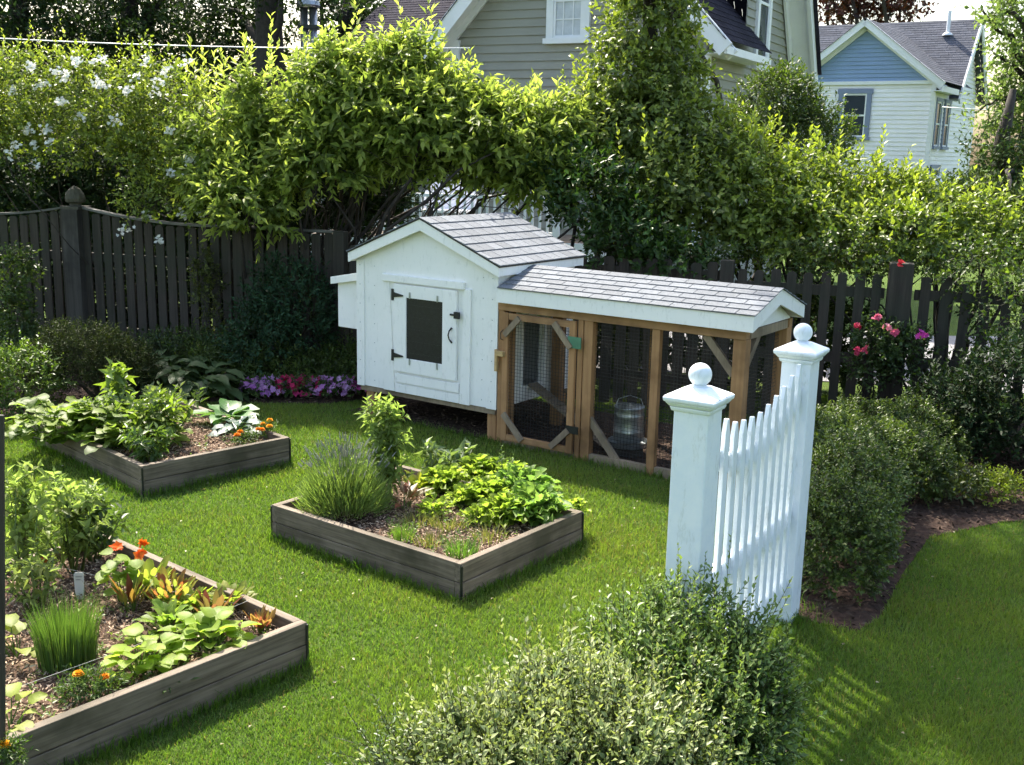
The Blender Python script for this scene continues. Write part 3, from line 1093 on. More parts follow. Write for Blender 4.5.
def gate_post(label, c, h):
    t = thing('gate_post', label, 'gate post', (c[0], c[1], 0), GANG, 'white gate posts')
    mb = MB(); mb.box(-0.075, 0.075, -0.075, 0.075, -0.02, h - 0.05)
    mb.build('shaft', TRIM, t, bevel=0.006)
    mb = MB()
    def sq(r0, z0, r1, z1):
        mb.add([(-r0, -r0, z0), (r0, -r0, z0), (r0, r0, z0), (-r0, r0, z0), (-r1, -r1, z1), (r1, -r1, z1), (r1, r1, z1), (-r1, r1, z1)],
               [(0, 3, 2, 1), (4, 5, 6, 7), (0, 1, 5, 4), (1, 2, 6, 5), (2, 3, 7, 6), (3, 0, 4, 7)])
    sq(0.083, h - 0.065, 0.09, h - 0.045)
    sq(0.09, h - 0.0445, 0.106, h - 0.025)
    sq(0.110, h - 0.0245, 0.112, h - 0.004)
    sq(0.111, h - 0.0035, 0.040, h + 0.032)
    mb.build('cap', TRIM, t, bevel=0.006)
    mb = MB()
    prof = [(0.0, h + 0.03), (0.034, h + 0.031), (0.03, h + 0.038)]
    R = 0.047
    for k in range(0, 17):
        a = -PI / 2 * 0.72 + (PI / 2 * 1.72) * k / 16
        prof.append((max(0.0005, R * math.cos(a)), h + 0.038 + R * 0.9 + R * math.sin(a)))
    mb.lathe(prof, seg=28)
    mb.build('ball_finial', TRIM, t, smooth=True)
    return t


gate_post('nearer white gate post with ball finial beside the front box shrub', GL, 1.45)
gate_post('farther white gate post with ball finial beside the clipped hedge', GR, 1.45)
t = thing('picket_gate', 'white picket gate with dipped top between the two ball posts', 'gate', (GL[0], GL[1], 0), GANG)
s0, s1 = 0.085, GLEN - 0.085
NPK = 11


def gate_top(s):
    u = (s - s0) / (s1 - s0)
    ys_ = [1.36, 1.33, 1.285, 1.27, 1.262, 1.262, 1.28, 1.305, 1.335, 1.375, 1.42]
    x = u * (len(ys_) - 1)
    i = min(int(x), len(ys_) - 2)
    return ys_[i] + (ys_[i + 1] - ys_[i]) * (x - i)


for k in range(NPK):
    s = s0 + 0.045 + (s1 - s0 - 0.09) * k / (NPK - 1)
    h = gate_top(s) - 0.01
    mb = MB()
    hw = 0.026
    mb.prism([(s - hw, -0.045, 0.10), (s + hw, -0.045, 0.10), (s + hw, -0.045, h - 0.06), (s + 0.008, -0.045, h), (s - 0.008, -0.045, h), (s - hw, -0.045, h - 0.06)], (0, 0.02, 0))
    mb.build('picket', TRIM, t, bevel=0.002)
mb = MB()
for k in range(20):
    a = s0 + (s1 - s0) * k / 20; b = s0 + (s1 - s0) * (k + 1) / 20
    za, zb = gate_top(a) - 0.19, gate_top(b) - 0.19
    mb.add([(a, -0.0245, za - 0.05), (b, -0.0245, zb - 0.05), (b, -0.0245, zb + 0.03), (a, -0.0245, za + 0.03), (a, 0.015, za - 0.05), (b, 0.015, zb - 0.05), (b, 0.015, zb + 0.03), (a, 0.015, za + 0.03)],
           [(0, 1, 2, 3), (7, 6, 5, 4), (3, 2, 6, 7), (1, 0, 4, 5)])
mb.build('top_rail', TRIM, t)
for z in (0.58, 0.2):
    mb = MB(); mb.box(s0, s1, -0.0245, 0.015, z - 0.045, z + 0.045); mb.build('rail', TRIM, t, bevel=0.003)

# ------------------------------------------------------------------ dark fence
FS = np.array([-4.75, 12.0]); FD = np.array([0.962, -0.274]); FD /= np.linalg.norm(FD)
FANG = math.atan2(FD[1], FD[0])


POSTW = wood('post_wood', (0.035, 0.032, 0.028), (0.09, 0.082, 0.07), 'z')
CAPW = wood('cap_wood', (0.10, 0.10, 0.09), (0.22, 0.21, 0.19), 'x')


def fence_section(label, s_a, s_b, top, width, pitch, dip, low=0, parent_posts=True, rails=(0.35, 1.15), seed=0, jitter=0.012):
    o = FS + FD * s_a
    t = thing('picket_fence', label, 'fence', (o[0], o[1], 0), FANG, 'dark picket fence sections')
    L = s_b - s_a
    r = random.Random(seed)
    def sag(u):
        if low > 0 and u > 0.5: u = 0.5
        if low < 0 and u < 0.5: u = 0.5
        return dip * (1 - (2 * u - 1) ** 2)
    n = int(L / pitch)
    for k in range(n):
        s = pitch * 0.5 + k * (L - pitch) / max(1, n - 1)
        u = s / L
        h = top - sag(u) + r.uniform(-jitter, jitter)
        mb = MB()
        hw = width / 2 * r.uniform(0.93, 1.05)
        tl = r.uniform(-0.008, 0.008)
        mb.prism([(s - hw, -0.04, 0.03), (s + hw, -0.04, 0.03), (s + hw + tl, -0.04, h - 0.02), (s + hw - 0.02 + tl, -0.04, h), (s - hw + 0.02 + tl, -0.04, h), (s - hw + tl, -0.04, h - 0.02)], (0, 0.018, 0))
        mb.build('picket', FENCE, t)
    if dip > 0:
        mb = MB()
        for q in range(16):
            a = L * q / 16; b = L * (q + 1) / 16
            za = top + 0.012 - sag(q / 16); zb = top + 0.012 - sag((q + 1) / 16)
            mb.add([(a, -0.06, za), (b, -0.06, zb), (b, 0.03, zb), (a, 0.03, za), (a, -0.06, za + 0.022), (b, -0.06, zb + 0.022), (b, 0.03, zb + 0.022), (a, 0.03, za + 0.022)],
                   [(0, 3, 2, 1), (4, 5, 6, 7), (0, 1, 5, 4), (2, 3, 7, 6)])
        mb.build('cap_rail', CAPW, t)
    for z in rails:
        mb = MB(); mb.box(0, L, -0.021, 0.02, z - 0.045, z + 0.045); mb.build('rail', FENCE, t)
    return t


def fence_post(label, s, h, finial=True, w_=0.12):
    o = FS + FD * s
    t = thing('fence_post', label, 'fence post', (o[0], o[1], 0), FANG, 'dark fence posts')
    mb = MB(); mb.box(-w_ / 2, w_ / 2, -w_ / 2 - 0.03, w_ / 2 - 0.03, 0, h); mb.build('shaft', POSTW if finial else FENCE, t, bevel=0.006)
    if finial:
        mb = MB()
        mb.box(-w_ / 2 - 0.015, w_ / 2 + 0.015, -w_ / 2 - 0.025, w_ / 2 + 0.005, h, h + 0.03)
        mb.lathe([(0.06, h + 0.03), (0.06, h + 0.06), (0.10, h + 0.075), (0.108, h + 0.11), (0.095, h + 0.16), (0.06, h + 0.21), (0.02, h + 0.24), (0.0, h + 0.245)], (0, -0.01, 0), seg=12)
        mb.build('finial', wood('finial_wood', (0.06, 0.055, 0.04), (0.13, 0.12, 0.09), 'z'), t)
    return t


fence_section('close dark picket fence at the left edge behind the dark bush', -2.6, -0.07, 1.66, 0.098, 0.128, 0.12, -1, seed=1)
fence_post('weathered fence post with acorn finial behind the dark bush', 0, 1.66, True, 0.20)
fence_section('close dark picket fence from the acorn post to the hen house', 0.07, 3.05, 1.66, 0.098, 0.126, 0.14, 1, seed=2)
fence_post('plain dark fence post behind the nest box', 3.12, 1.55, False)
fence_section('dark picket fence behind the shingled run', 3.2, 6.9, 1.42, 0.10, 0.135, 0.0, rails=(0.3, 1.30), seed=3)
fence_post('dark fence post between the run and the pink rose', 6.97, 1.45, False)
fence_section('wide spaced dark picket fence carrying the pink rose', 7.04, 8.35, 1.38, 0.085, 0.145, 0.0, rails=(0.62, 1.22), seed=4)
fence_post('broad dark fence post right beside the pink roses', 8.47, 1.5, False, 0.2)
fence_section('wide spaced dark picket fence at the right edge under the vines', 8.6, 10.6, 1.38, 0.085, 0.165, 0.0, rails=(0.62, 1.22), seed=5)
fence_post('dark fence post outside the right edge', 10.7, 1.45, False)


# ------------------------------------------------------------------ shrubs and hedges
def branchy(mb, base, tips, r0, seed, wob=0.12):
    r = np.random.default_rng(seed)
    base = np.array(base, float)
    for tp in tips:
        tp = np.array(tp, float)
        n = 7
        pts = [base + (tp - base) * (k / n) for k in range(n + 1)]
        L = np.linalg.norm(tp - base)
        off = r.normal(size=3) * wob * L
        for k in range(1, n):
            u = k / n
            pts[k] = pts[k] + off * math.sin(u * PI) + r.normal(size=3) * 0.02 * L
            pts[k][2] += 0.12 * L * math.sin(u * PI)
        mb.tube(pts, [r0 * (1 - 0.8 * k / n) for k in range(n + 1)], 6)


def shrub(name, label, cat, blobs, dens, ll, lw, ca, cb, mat=None, tipc=None, nl=7, sl=0.16, spread=0.9, up=0.5, group=None, rough=0.22, gap=0.0, gk=3.5,
          shell=0.4, stem=0.002, trunk=True, seed=0, part='foliage', top=-0.6, base=None, tubes=None, droop=0.15, var=0.18, shoots=0, barkr=0.03, grav=0.0):
    """blobs: list of (centre, radii); density in sprigs per square metre of surface"""
    mat = mat or LEAF
    cs = np.array([b[0] for b in blobs])
    b0 = cs.mean(0) if base is None else np.array(base)
    t = thing(name, label, cat, (b0[0], b0[1], 0), 0, group)
    f = Fol(seed)
    for i, (c, rad) in enumerate(blobs):
        a, b_, c_ = rad
        area = 4 * PI * (((a * b_) ** 1.6 + (a * c_) ** 1.6 + (b_ * c_) ** 1.6) / 3) ** (1 / 1.6)
        n = int(area * dens)
        p, nn = blob(f.r, n, c, rad, seed * 31 + i, rough, shell, top=top)
        d = nn * 0.7 + np.array([[0, 0, up]]) + f.r.normal(size=p.shape) * 0.4
        keep = p[:, 2] > 0.03
        if gap > 0:
            keep &= lump(p, seed + 7, gk * 0.5) > -1.0 + 2.0 * gap * (0.6 + 0.4 * f.r.random(len(p)))
        p = p[keep]; d = d[keep]
        f.sprigs(p, d, sl, nl, ll, lw, ca, cb, spread, stem, var, tipc, droop, None, grav)
        if shoots:
            ns = int(shoots)
            q, nn = blob(f.r, ns, c, rad, seed * 31 + i, rough, 0.05, top=0.35)
            f.sprigs(q, nn * 0.25 + np.array([[0, 0, 1.0]]) + f.r.normal(size=q.shape) * 0.12, sl * 1.9, nl + 5, ll * 0.9, lw * 0.9, ca if tipc is None else tipc, cb if tipc is None else tipc, 0.75, stem, var, tipc, droop)
    sh = (b0[0], b0[1], 0)
    f.build(part, mat, t, sh)
    if trunk:
        mb = MB()
        tips = []
        for c, rad in blobs:
            if c[2] > 6: continue
            for k in range(2):
                tips.append(np.array(c) - np.array(sh) + np.array(rad) * f.r.normal(size=3) * 0.3)
        branchy(mb, (0, 0, 0), tips, barkr, seed)
        high = [np.array(c) - np.array(sh) for c, rad in blobs if c[2] > 6]
        if high:
            mb.tube([(0, 0.1, 0), (0.05, 0.15, 2.5), (0, 0.1, 5.0), (-0.2, 0, 7.0)], [0.11, 0.09, 0.07, 0.05], 8)
            branchy(mb, (0, 0.1, 5.6), high, 0.045, seed, 0.05)
        mb.build('branches', BARK, t, smooth=True)
    return t, f


def pb(px, py, rx, ry, yy, rd=None):
    """ellipsoid covering a picture region at distance yy"""
    c = P(px, py, yy)
    k = yy / 1100.0
    return (c, (rx * k, rd if rd else (rx + ry) * 0.5 * k, ry * k))


def flowers_each(t, name, pts, ca, cb, size, seed=0, base=(0, 0, 0), **kw):
    for i, q in enumerate(pts):
        flowers_on(t, name, np.array(q)[None], ca, cb, size, seed=seed + i, base=base, **kw)


def flowers_on(t, name, pts, ca, cb, size, mat=PETAL, petals=5, seed=0, base=(0, 0, 0), cup=0.3, cnt=1, spread=0.0, part=True):
    """open little flowers, each petal a leaf shape"""
    f = Fol(seed)
    r = f.r
    for k in range(cnt):
        p = pts + r.normal(size=pts.shape) * spread
        n = len(p)
        nm = nrm(r.normal(size=(n, 3)) * 0.5 + np.array([[0.0, -0.7, 0.6]]))
        ax = nrm(np.cross(nm, r.normal(size=(n, 3)))); ay = np.cross(nm, ax)
        c = f.colours(n, ca, cb, 0.1)
        for q in range(petals):
            a = 2 * PI * q / petals
            d = ax * math.cos(a) + ay * math.sin(a) + nm * cup
            s_ = size * (0.8 + 0.4 * r.random((n, 1)))
            f.simple(p, d, nm, s_, s_ * 0.85, c, 0.1, 0.1)
    return f.build(name, mat, t, base)


YG = (0.20, 0.30, 0.030)      # new growth, yellow green
MG = (0.085, 0.135, 0.020)
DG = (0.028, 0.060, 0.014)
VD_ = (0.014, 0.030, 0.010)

# white rambling rose over the left fence
t, f = shrub('rambling_rose', 'white flowering rambling rose piled over the left fence', 'rose bush',
             [pb(20, 105, 60, 48, 12.0), pb(85, 120, 55, 50, 12.1), pb(15, 140, 40, 18, 11.9), pb(150, 125, 45, 55, 12.1), pb(115, 155, 50, 22, 11.9), pb(185, 150, 38, 60, 12.0), pb(160, 205, 35, 22, 11.6), pb(-30, 120, 50, 60, 12)],
             115, 0.062, 0.034, MG, (0.17, 0.23, 0.04), tipc=(0.36, 0.41, 0.09), nl=7, sl=0.22, seed=41, gap=0.3, gk=3.5, rough=0.4, shoots=9, barkr=0.010, base=(-4.2, 12.9, 0))
r_ = np.random.default_rng(5)
cl = [(100, 60), (25, 65), (8, 88), (60, 75), (95, 85), (130, 75), (10, 145), (28, 145), (42, 142), (28, 165), (55, 100), (95, 80), (155, 80), (162, 70), (150, 92), (185, 160), (195, 165), (190, 175), (168, 175), (110, 120), (75, 115), (40, 130), (50, 70),
      (142, 215), (188, 205), (195, 215), (205, 128), (165, 130), (120, 90), (20, 130), (4, 155), (140, 60), (182, 60), (35, 85), (90, 60), (178, 215), (120, 230), (155, 240), (70, 60)]
for k, (x, y) in enumerate(cl):
    yy_ = 11.1 + r_.random() * 0.3
    pts = np.array([P(x + r_.normal() * 3.2, y + r_.normal() * 2.8, yy_ + r_.random() * 0.1) for _ in range(r_.integers(10, 22))])
    flowers_on(t, 'blossom_cluster', pts, (0.72, 0.74, 0.70), (0.85, 0.85, 0.8), 0.023, seed=30 + k, base=(-4.2, 12.75, 0))

shrub('flowering_shrub', 'bright yellow green arching shrub right of the white rose', 'shrub',
      [pb(240, 115, 50, 44, 11.9), pb(285, 108, 50, 48, 11.9), pb(215, 160, 35, 45, 11.7), pb(255, 165, 45, 38, 11.7), pb(248, 212, 32, 28, 10.95), pb(225, 190, 24, 24, 11.2), pb(300, 150, 40, 40, 11.8), pb(205, 120, 30, 36, 12.0)],
      125, 0.115, 0.046, MG, (0.17, 0.23, 0.045), tipc=(0.42, 0.48, 0.10), nl=8, sl=0.24, seed=42, gap=0.27, gk=3.5, shoots=5, up=0.05, grav=0.28, base=(-3.0, 12.2, 0), mat=LEAFT, rough=0.28)
shrub('arching_shrub', 'broad glowing yellow green shrub arching above the hen house', 'shrub',
      [pb(340, 98, 48, 42, 11.7), pb(392, 97, 48, 40, 11.7), pb(412, 58, 14, 20, 11.7), pb(445, 112, 46, 34, 11.6), pb(500, 130, 46, 32, 11.6), pb(545, 136, 40, 28, 11.6), pb(350, 125, 50, 35, 11.4), pb(420, 130, 55, 30, 11.3), pb(490, 140, 50, 28, 11.3), pb(550, 155, 36, 26, 11.3), pb(455, 155, 40, 20, 11.5), pb(515, 165, 40, 20, 11.4), pb(365, 150, 36, 20, 11.5), pb(412, 160, 34, 16, 11.5), pb(320, 165, 40, 22, 11.2), pb(545, 178, 32, 18, 11.1)],
      125, 0.13, 0.052, MG, (0.16, 0.22, 0.045), tipc=(0.42, 0.48, 0.10), nl=8, sl=0.25, seed=43, gap=0.27, gk=3.5, shoots=3, up=0.05, grav=0.28, base=(-2.1, 12.0, 0), mat=LEAFT, rough=0.25, barkr=0.028)
shrub('dark_shrub', 'dark glossy leaved shrub hanging at the right rear of the hen house', 'shrub',
      [pb(590, 205, 36, 46, 10.9), pb(560, 175, 45, 20, 11.2), pb(625, 245, 45, 30, 10.6), pb(670, 262, 45, 14, 10.4)],
      130, 0.085, 0.042, DG, (0.05, 0.10, 0.022), nl=7, sl=0.2, seed=44, gap=0.30, gk=3.5, base=(0.4, 11.2, 0), mat=LEAFG, rough=0.25)
shrub('climbing_vine_tree', 'tall vine covered tree rising in front of the grey house', 'tree',
      [pb(652, 25, 36, 48, 12.2), pb(618, 88, 32, 42, 12.0), pb(670, 92, 34, 45, 12.0), pb(645, 130, 50, 45, 11.7), pb(605, 155, 32, 34, 11.6), pb(706, 160, 44, 46, 11.5), pb(590, 125, 30, 34, 11.8), pb(650, 200, 52, 45, 11.2), pb(710, 222, 45, 38, 11.0), pb(650, -30, 34, 36, 12.2), ((0.5, 11.6, 8.8), (1.2, 1.2, 0.8)), ((1.6, 12.2, 9.5), (1.2, 1.2, 0.9)), ((0.6, 12.6, 10.2), (1.2, 1.2, 0.8)), ((-0.4, 12.0, 9.8), (1.0, 1.0, 0.8)), ((-0.5, 11.6, 10.8), (1.2, 1.2, 0.8)), ((0.7, 11.6, 11.0), (1.2, 1.2, 0.8)), ((1.8, 11.9, 11.2), (1.2, 1.2, 0.8))],  # high blobs at the end: unseen crown added to shade the right lawn
      125, 0.085, 0.052, (0.075, 0.12, 0.025), (0.16, 0.21, 0.045), tipc=(0.27, 0.32, 0.07), nl=7, sl=0.24, seed=45, gap=0.40, gk=3.5, up=0.1, grav=0.2, base=(1.38, 12.3, 0), rough=0.4, shoots=6, barkr=0.07, shell=0.6)
shrub('mixed_shrub', 'sunny green shrub between the vine tree and the blue house', 'shrub',
      [pb(760, 205, 45, 50, 11.0), pb(810, 195, 40, 35, 11.2), pb(790, 235, 50, 35, 10.7), pb(850, 210, 42, 40, 11.0), pb(740, 160, 30, 25, 11.2)],
      125, 0.085, 0.044, MG, (0.14, 0.20, 0.03), tipc=(0.34, 0.40, 0.07), nl=7, sl=0.22, seed=46, gap=0.27, gk=3.5, up=0.1, grav=0.2, base=(2.7, 11.2, 0), rough=0.4, shoots=8)
shrub('mixed_shrub', 'loose light green shrub topping the right hand fence', 'shrub',
      [pb(900, 215, 40, 35, 10.9), pb(940, 232, 38, 30, 10.8), pb(985, 240, 40, 35, 10.7), pb(1030, 240, 40, 40, 10.7), pb(890, 240, 50, 28, 10.3)],
      150, 0.08, 0.044, MG, (0.14, 0.20, 0.035), tipc=(0.33, 0.39, 0.075), nl=7, sl=0.2, seed=47, gap=0.25, gk=3.5, base=(4.4, 11.0, 0), rough=0.4, shoots=7)
shrub('hanging_vine', 'leafy vine hanging over the fence top beside the broad post', 'vine',
      [pb(850, 262, 45, 20, 10.0), pb(990, 270, 50, 25, 9.6), pb(1010, 330, 30, 50, 9.3), pb(940, 262, 30, 14, 9.9), pb(765, 262, 50, 12, 10.4)],
      150, 0.05, 0.032, (0.05, 0.09, 0.02), (0.11, 0.16, 0.035), nl=6, sl=0.18, seed=48, base=(3.9, 9.9, 0), rough=0.35, up=-0.1, trunk=True, barkr=0.015)
shrub('round_shrub', 'round dark green bush in front of the blue gabled house', 'shrub',
      [pb(778, 115, 36, 40, 14.5), pb(800, 150, 42, 40, 14.3), pb(745, 150, 38, 35, 14.2)],
      210, 0.07, 0.035, (0.045, 0.08, 0.018), (0.10, 0.14, 0.03), nl=7, sl=0.2, seed=49, base=(3.9, 14.6, 0), rough=0.22)

# dark evergreen mass behind the arch and hollow
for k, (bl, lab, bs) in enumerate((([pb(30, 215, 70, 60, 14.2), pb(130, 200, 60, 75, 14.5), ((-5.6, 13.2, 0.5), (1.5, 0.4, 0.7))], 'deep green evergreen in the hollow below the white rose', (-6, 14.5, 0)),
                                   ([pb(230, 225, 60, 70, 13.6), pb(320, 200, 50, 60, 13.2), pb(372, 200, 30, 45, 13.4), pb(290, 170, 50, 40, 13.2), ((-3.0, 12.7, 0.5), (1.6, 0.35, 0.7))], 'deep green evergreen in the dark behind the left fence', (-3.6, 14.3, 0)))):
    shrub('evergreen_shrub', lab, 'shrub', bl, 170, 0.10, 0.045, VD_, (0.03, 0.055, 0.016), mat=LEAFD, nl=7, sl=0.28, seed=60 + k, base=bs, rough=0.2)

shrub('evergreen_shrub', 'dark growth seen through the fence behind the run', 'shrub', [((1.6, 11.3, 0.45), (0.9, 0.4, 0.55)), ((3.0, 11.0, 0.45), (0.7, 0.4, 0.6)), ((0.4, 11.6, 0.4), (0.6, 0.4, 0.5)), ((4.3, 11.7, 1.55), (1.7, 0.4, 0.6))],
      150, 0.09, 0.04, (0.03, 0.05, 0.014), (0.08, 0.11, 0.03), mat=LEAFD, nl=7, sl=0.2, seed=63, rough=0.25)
# bare arching branches over the hen house
t = thing('bare_thicket', 'dark tangled bare stems arching over the hen house roof', 'shrub', (-1.7, 11.6, 0))
mb = MB()
r_ = np.random.default_rng(9)
for k in range(46):
    x0 = r_.uniform(-0.6, 0.7); a = r_.uniform(0, 1)
    px = r_.uniform(270, 570)
    tp = P(px, r_.uniform(120, 200), 11.5 + r_.normal() * 0.25) - np.array([-1.7, 11.6, 0])
    b_ = np.array([-0.5 + x0 * 1.4, r_.normal() * 0.15 + 0.1, 0])
    mid = b_ * 0.55 + tp * 0.45 + np.array([0, 0, 0.35])
    pts = []
    for i in range(9):
        u = i / 8
        q = b_ * (1 - u) ** 2 + 2 * mid * u * (1 - u) + tp * u * u
        pts.append(q + r_.normal(size=3) * 0.035)
    r0 = r_.uniform(0.004, 0.014)
    mb.tube(pts, [r0 * (1 - 0.75 * i / 8) for i in range(9)], 5)
for k in range(90):
    px = r_.uniform(270, 580); a = P(px, r_.uniform(150, 215), 11.4 + r_.normal() * 0.2) - np.array([-1.7, 11.6, 0])
    d = r_.normal(size=3) * np.array([0.35, 0.15, 0.18])
    mb.tube([a, a + d * 0.5 + r_.normal(size=3) * 0.02, a + d], [0.005, 0.004, 0.002], 4)
mb.build('stems', BARK, t, smooth=True)

# understorey in front of the left fence
shrub('clipped_yew', 'rounded dark clipped bush against the left fence', 'shrub', [((-3.92, 9.75, 0.36), (0.46, 0.42, 0.40)), ((-3.6, 9.9, 0.3), (0.3, 0.35, 0.32))],
      560, 0.035, 0.011, (0.022, 0.035, 0.010), (0.055, 0.075, 0.02), nl=8, sl=0.1, seed=70, rough=0.1, mat=LEAFD, top=-0.3)
shrub('small_shrub', 'bright leaved round shrub cut by the left edge', 'shrub', [((-4.28, 9.25, 0.30), (0.36, 0.36, 0.31))],
      420, 0.045, 0.022, (0.06, 0.11, 0.02), (0.14, 0.21, 0.035), nl=7, sl=0.12, seed=71, rough=0.15)
shrub('fence_vine', 'small climbing vine on the fence at the left edge', 'vine', [pb(14, 320, 20, 45, 11.3, 0.1), pb(18, 275, 16, 25, 11.5, 0.08)],
      300, 0.055, 0.03, (0.05, 0.09, 0.02), (0.11, 0.16, 0.035), nl=6, sl=0.12, seed=72, rough=0.3, barkr=0.01)
shrub('fence_vine', 'thin climbing vine on the fence boards above the hosta', 'vine', [pb(205, 285, 12, 38, 11.4, 0.06), pb(214, 330, 9, 25, 11.35, 0.05)],
      330, 0.04, 0.024, (0.05, 0.07, 0.015), (0.12, 0.14, 0.03), nl=6, sl=0.1, seed=73, rough=0.3, barkr=0.01)
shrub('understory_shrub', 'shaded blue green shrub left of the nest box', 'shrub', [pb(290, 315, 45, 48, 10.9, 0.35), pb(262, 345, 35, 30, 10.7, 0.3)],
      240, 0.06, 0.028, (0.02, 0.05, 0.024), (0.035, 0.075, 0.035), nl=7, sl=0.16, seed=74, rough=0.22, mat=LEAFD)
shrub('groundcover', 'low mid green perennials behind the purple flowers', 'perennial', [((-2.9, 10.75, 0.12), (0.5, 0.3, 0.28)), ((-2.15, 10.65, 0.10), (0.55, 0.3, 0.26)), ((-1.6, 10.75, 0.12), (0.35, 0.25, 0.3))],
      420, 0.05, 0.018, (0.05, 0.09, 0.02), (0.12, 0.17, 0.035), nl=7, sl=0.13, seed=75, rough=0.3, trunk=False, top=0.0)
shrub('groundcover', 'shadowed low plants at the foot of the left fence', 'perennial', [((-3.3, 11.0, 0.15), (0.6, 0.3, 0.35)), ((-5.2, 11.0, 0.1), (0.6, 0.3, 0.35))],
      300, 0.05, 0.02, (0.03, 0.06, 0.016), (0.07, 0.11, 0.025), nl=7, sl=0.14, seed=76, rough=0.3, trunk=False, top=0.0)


def rosette(name, label, cat, c, n, L, W, ca, cb, prof='oval', tilt=(0.2, 1.2), droop=0.6, mat=None, seed=0, group=None, z0=0.0, rad=0.05, stemlen=0.0, wave=0.0, cup=0.15, mats=None, var=0.12, part=None, flat=0.9):
    """plant whose leaves all rise from one crown"""
    f = Fol(seed)
    r = f.r
    a = r.random(n) * 2 * PI
    el = r.uniform(tilt[0], tilt[1], n)
    d = np.stack([np.cos(a) * np.cos(el), np.sin(a) * np.cos(el), np.sin(el)], 1)
    base = np.stack([np.cos(a) * rad * r.random(n), np.sin(a) * rad * r.random(n), np.full(n, z0)], 1)
    sl = stemlen * (0.5 + 0.7 * r.random((n, 1)))
    tip = base + d * sl
    out = np.stack([np.cos(a), np.sin(a), np.zeros(n)], 1)
    up = np.array([[0, 0, 1.0]])
    ld = nrm(out * flat + d * 0.7) if stemlen > 0 else d
    nn = nrm(up - ld * (ld @ np.array([0, 0, 1.0]))[:, None] + r.normal(size=(n, 3)) * 0.15)
    s_ = (0.65 + 0.5 * r.random((n, 1)))
    f.rich(tip, ld, nn, L * s_, W * s_, f.colours(n, ca, cb, var), prof, droop, cup, wave)
    if stemlen > 0:
        f.ribbon(base, tip, 0.004, f.colours(n, (0.10, 0.17, 0.03), (0.16, 0.24, 0.05), 0.1))
    o = f.build(name, mat or LEAF)
    o.location = (float(c[0]), float(c[1]), float(c[2]))
    return tag(o, label, cat, group)


for k, (x, y, lab) in enumerate(((-3.4, 10.35, 'big leaved hosta clump with pale glints in front of the fence'), (-3.0, 10.2, 'smaller hosta clump right of the big one'))):
    rosette('hosta', lab, 'hosta', (x, y, 0.02), (150, 90)[k], 0.24, 0.13, (0.05, 0.085, 0.03), (0.10, 0.14, 0.06), 'oval', (0.15, 1.35), 0.8, LEAFG, 80 + k, 'hostas by the fence', 0, 0.2, 0.30, 0.03)

# petunia border
r_ = np.random.default_rng(31)
cols = [((0.40, 0.12, 0.42), (0.52, 0.24, 0.55), 'violet pink'), ((0.45, 0.16, 0.48), (0.58, 0.34, 0.6), 'lilac pink'), ((0.38, 0.01, 0.07), (0.5, 0.03, 0.12), 'crimson'), ((0.40, 0.02, 0.10), (0.55, 0.05, 0.18), 'magenta red'),
        ((0.48, 0.18, 0.48), (0.6, 0.34, 0.6), 'pale purple'), ((0.48, 0.22, 0.50), (0.6, 0.38, 0.62), 'soft mauve'), ((0.30, 0.05, 0.22), (0.45, 0.08, 0.3), 'plum')]
for k, (px, c) in enumerate(zip((254, 270, 286, 303, 321, 340, 357), cols)):
    q = G(px, 402, 0.0) + np.array([0, 0.12, 0])
    place = ('at the left end of the flower row', 'second from the left in the flower row', 'third from the left in the flower row', 'in the middle of the flower row', 'right of the middle of the flower row', 'next to last in the flower row', 'under the nest box')[k]
    t = thing('petunia', '%s petunia clump %s' % (c[2], place), 'flower', q, 0, 'petunias edging the back border')
    f = Fol(300 + k)
    p_, nn = blob(f.r, 70, (0, 0, 0.07), (0.16, 0.14, 0.11), 300 + k, 0.2, 0.4, top=-0.1)
    f.sprigs(p_, nn + np.array([[0, 0, 0.4]]), 0.07, 6, 0.035, 0.02, (0.04, 0.08, 0.02), (0.09, 0.14, 0.03), stem=0.0015)
    f.build('leaves', LEAF, t)
    p_, nn = blob(f.r, 34, (0, -0.01, 0.08), (0.17, 0.15, 0.14), 310 + k, 0.15, 0.1, top=0.0)
    flowers_each(t, 'bloom', p_, c[0], c[1], 0.036, seed=320 + k * 40, cup=0.25)

# clipped box hedge on the right
hb = [((1.86, 5.95, 0.28), (0.30, 0.40, 0.33)), ((2.03, 6.5, 0.28), (0.34, 0.45, 0.33)), ((2.25, 7.1, 0.27), (0.34, 0.5, 0.31)), ((2.52, 7.75, 0.24), (0.36, 0.5, 0.28)), ((2.82, 8.4, 0.22), (0.38, 0.5, 0.26)), ((2.35, 7.9, 0.22), (0.36, 0.5, 0.26)), ((2.85, 7.75, 0.20), (0.34, 0.4, 0.26)), ((3.2, 8.5, 0.20), (0.36, 0.45, 0.27))]
shrub('box_hedge', 'clipped small leaved hedge right of the white gate', 'hedge', hb, 640, 0.034, 0.019, (0.022, 0.050, 0.012), (0.070, 0.115, 0.026), tipc=(0.15, 0.20, 0.045), nl=8, sl=0.08, seed=90, gap=0.25, gk=6.0, rough=0.13, mat=LEAFG, top=-0.8, shell=0.3, trunk=False)
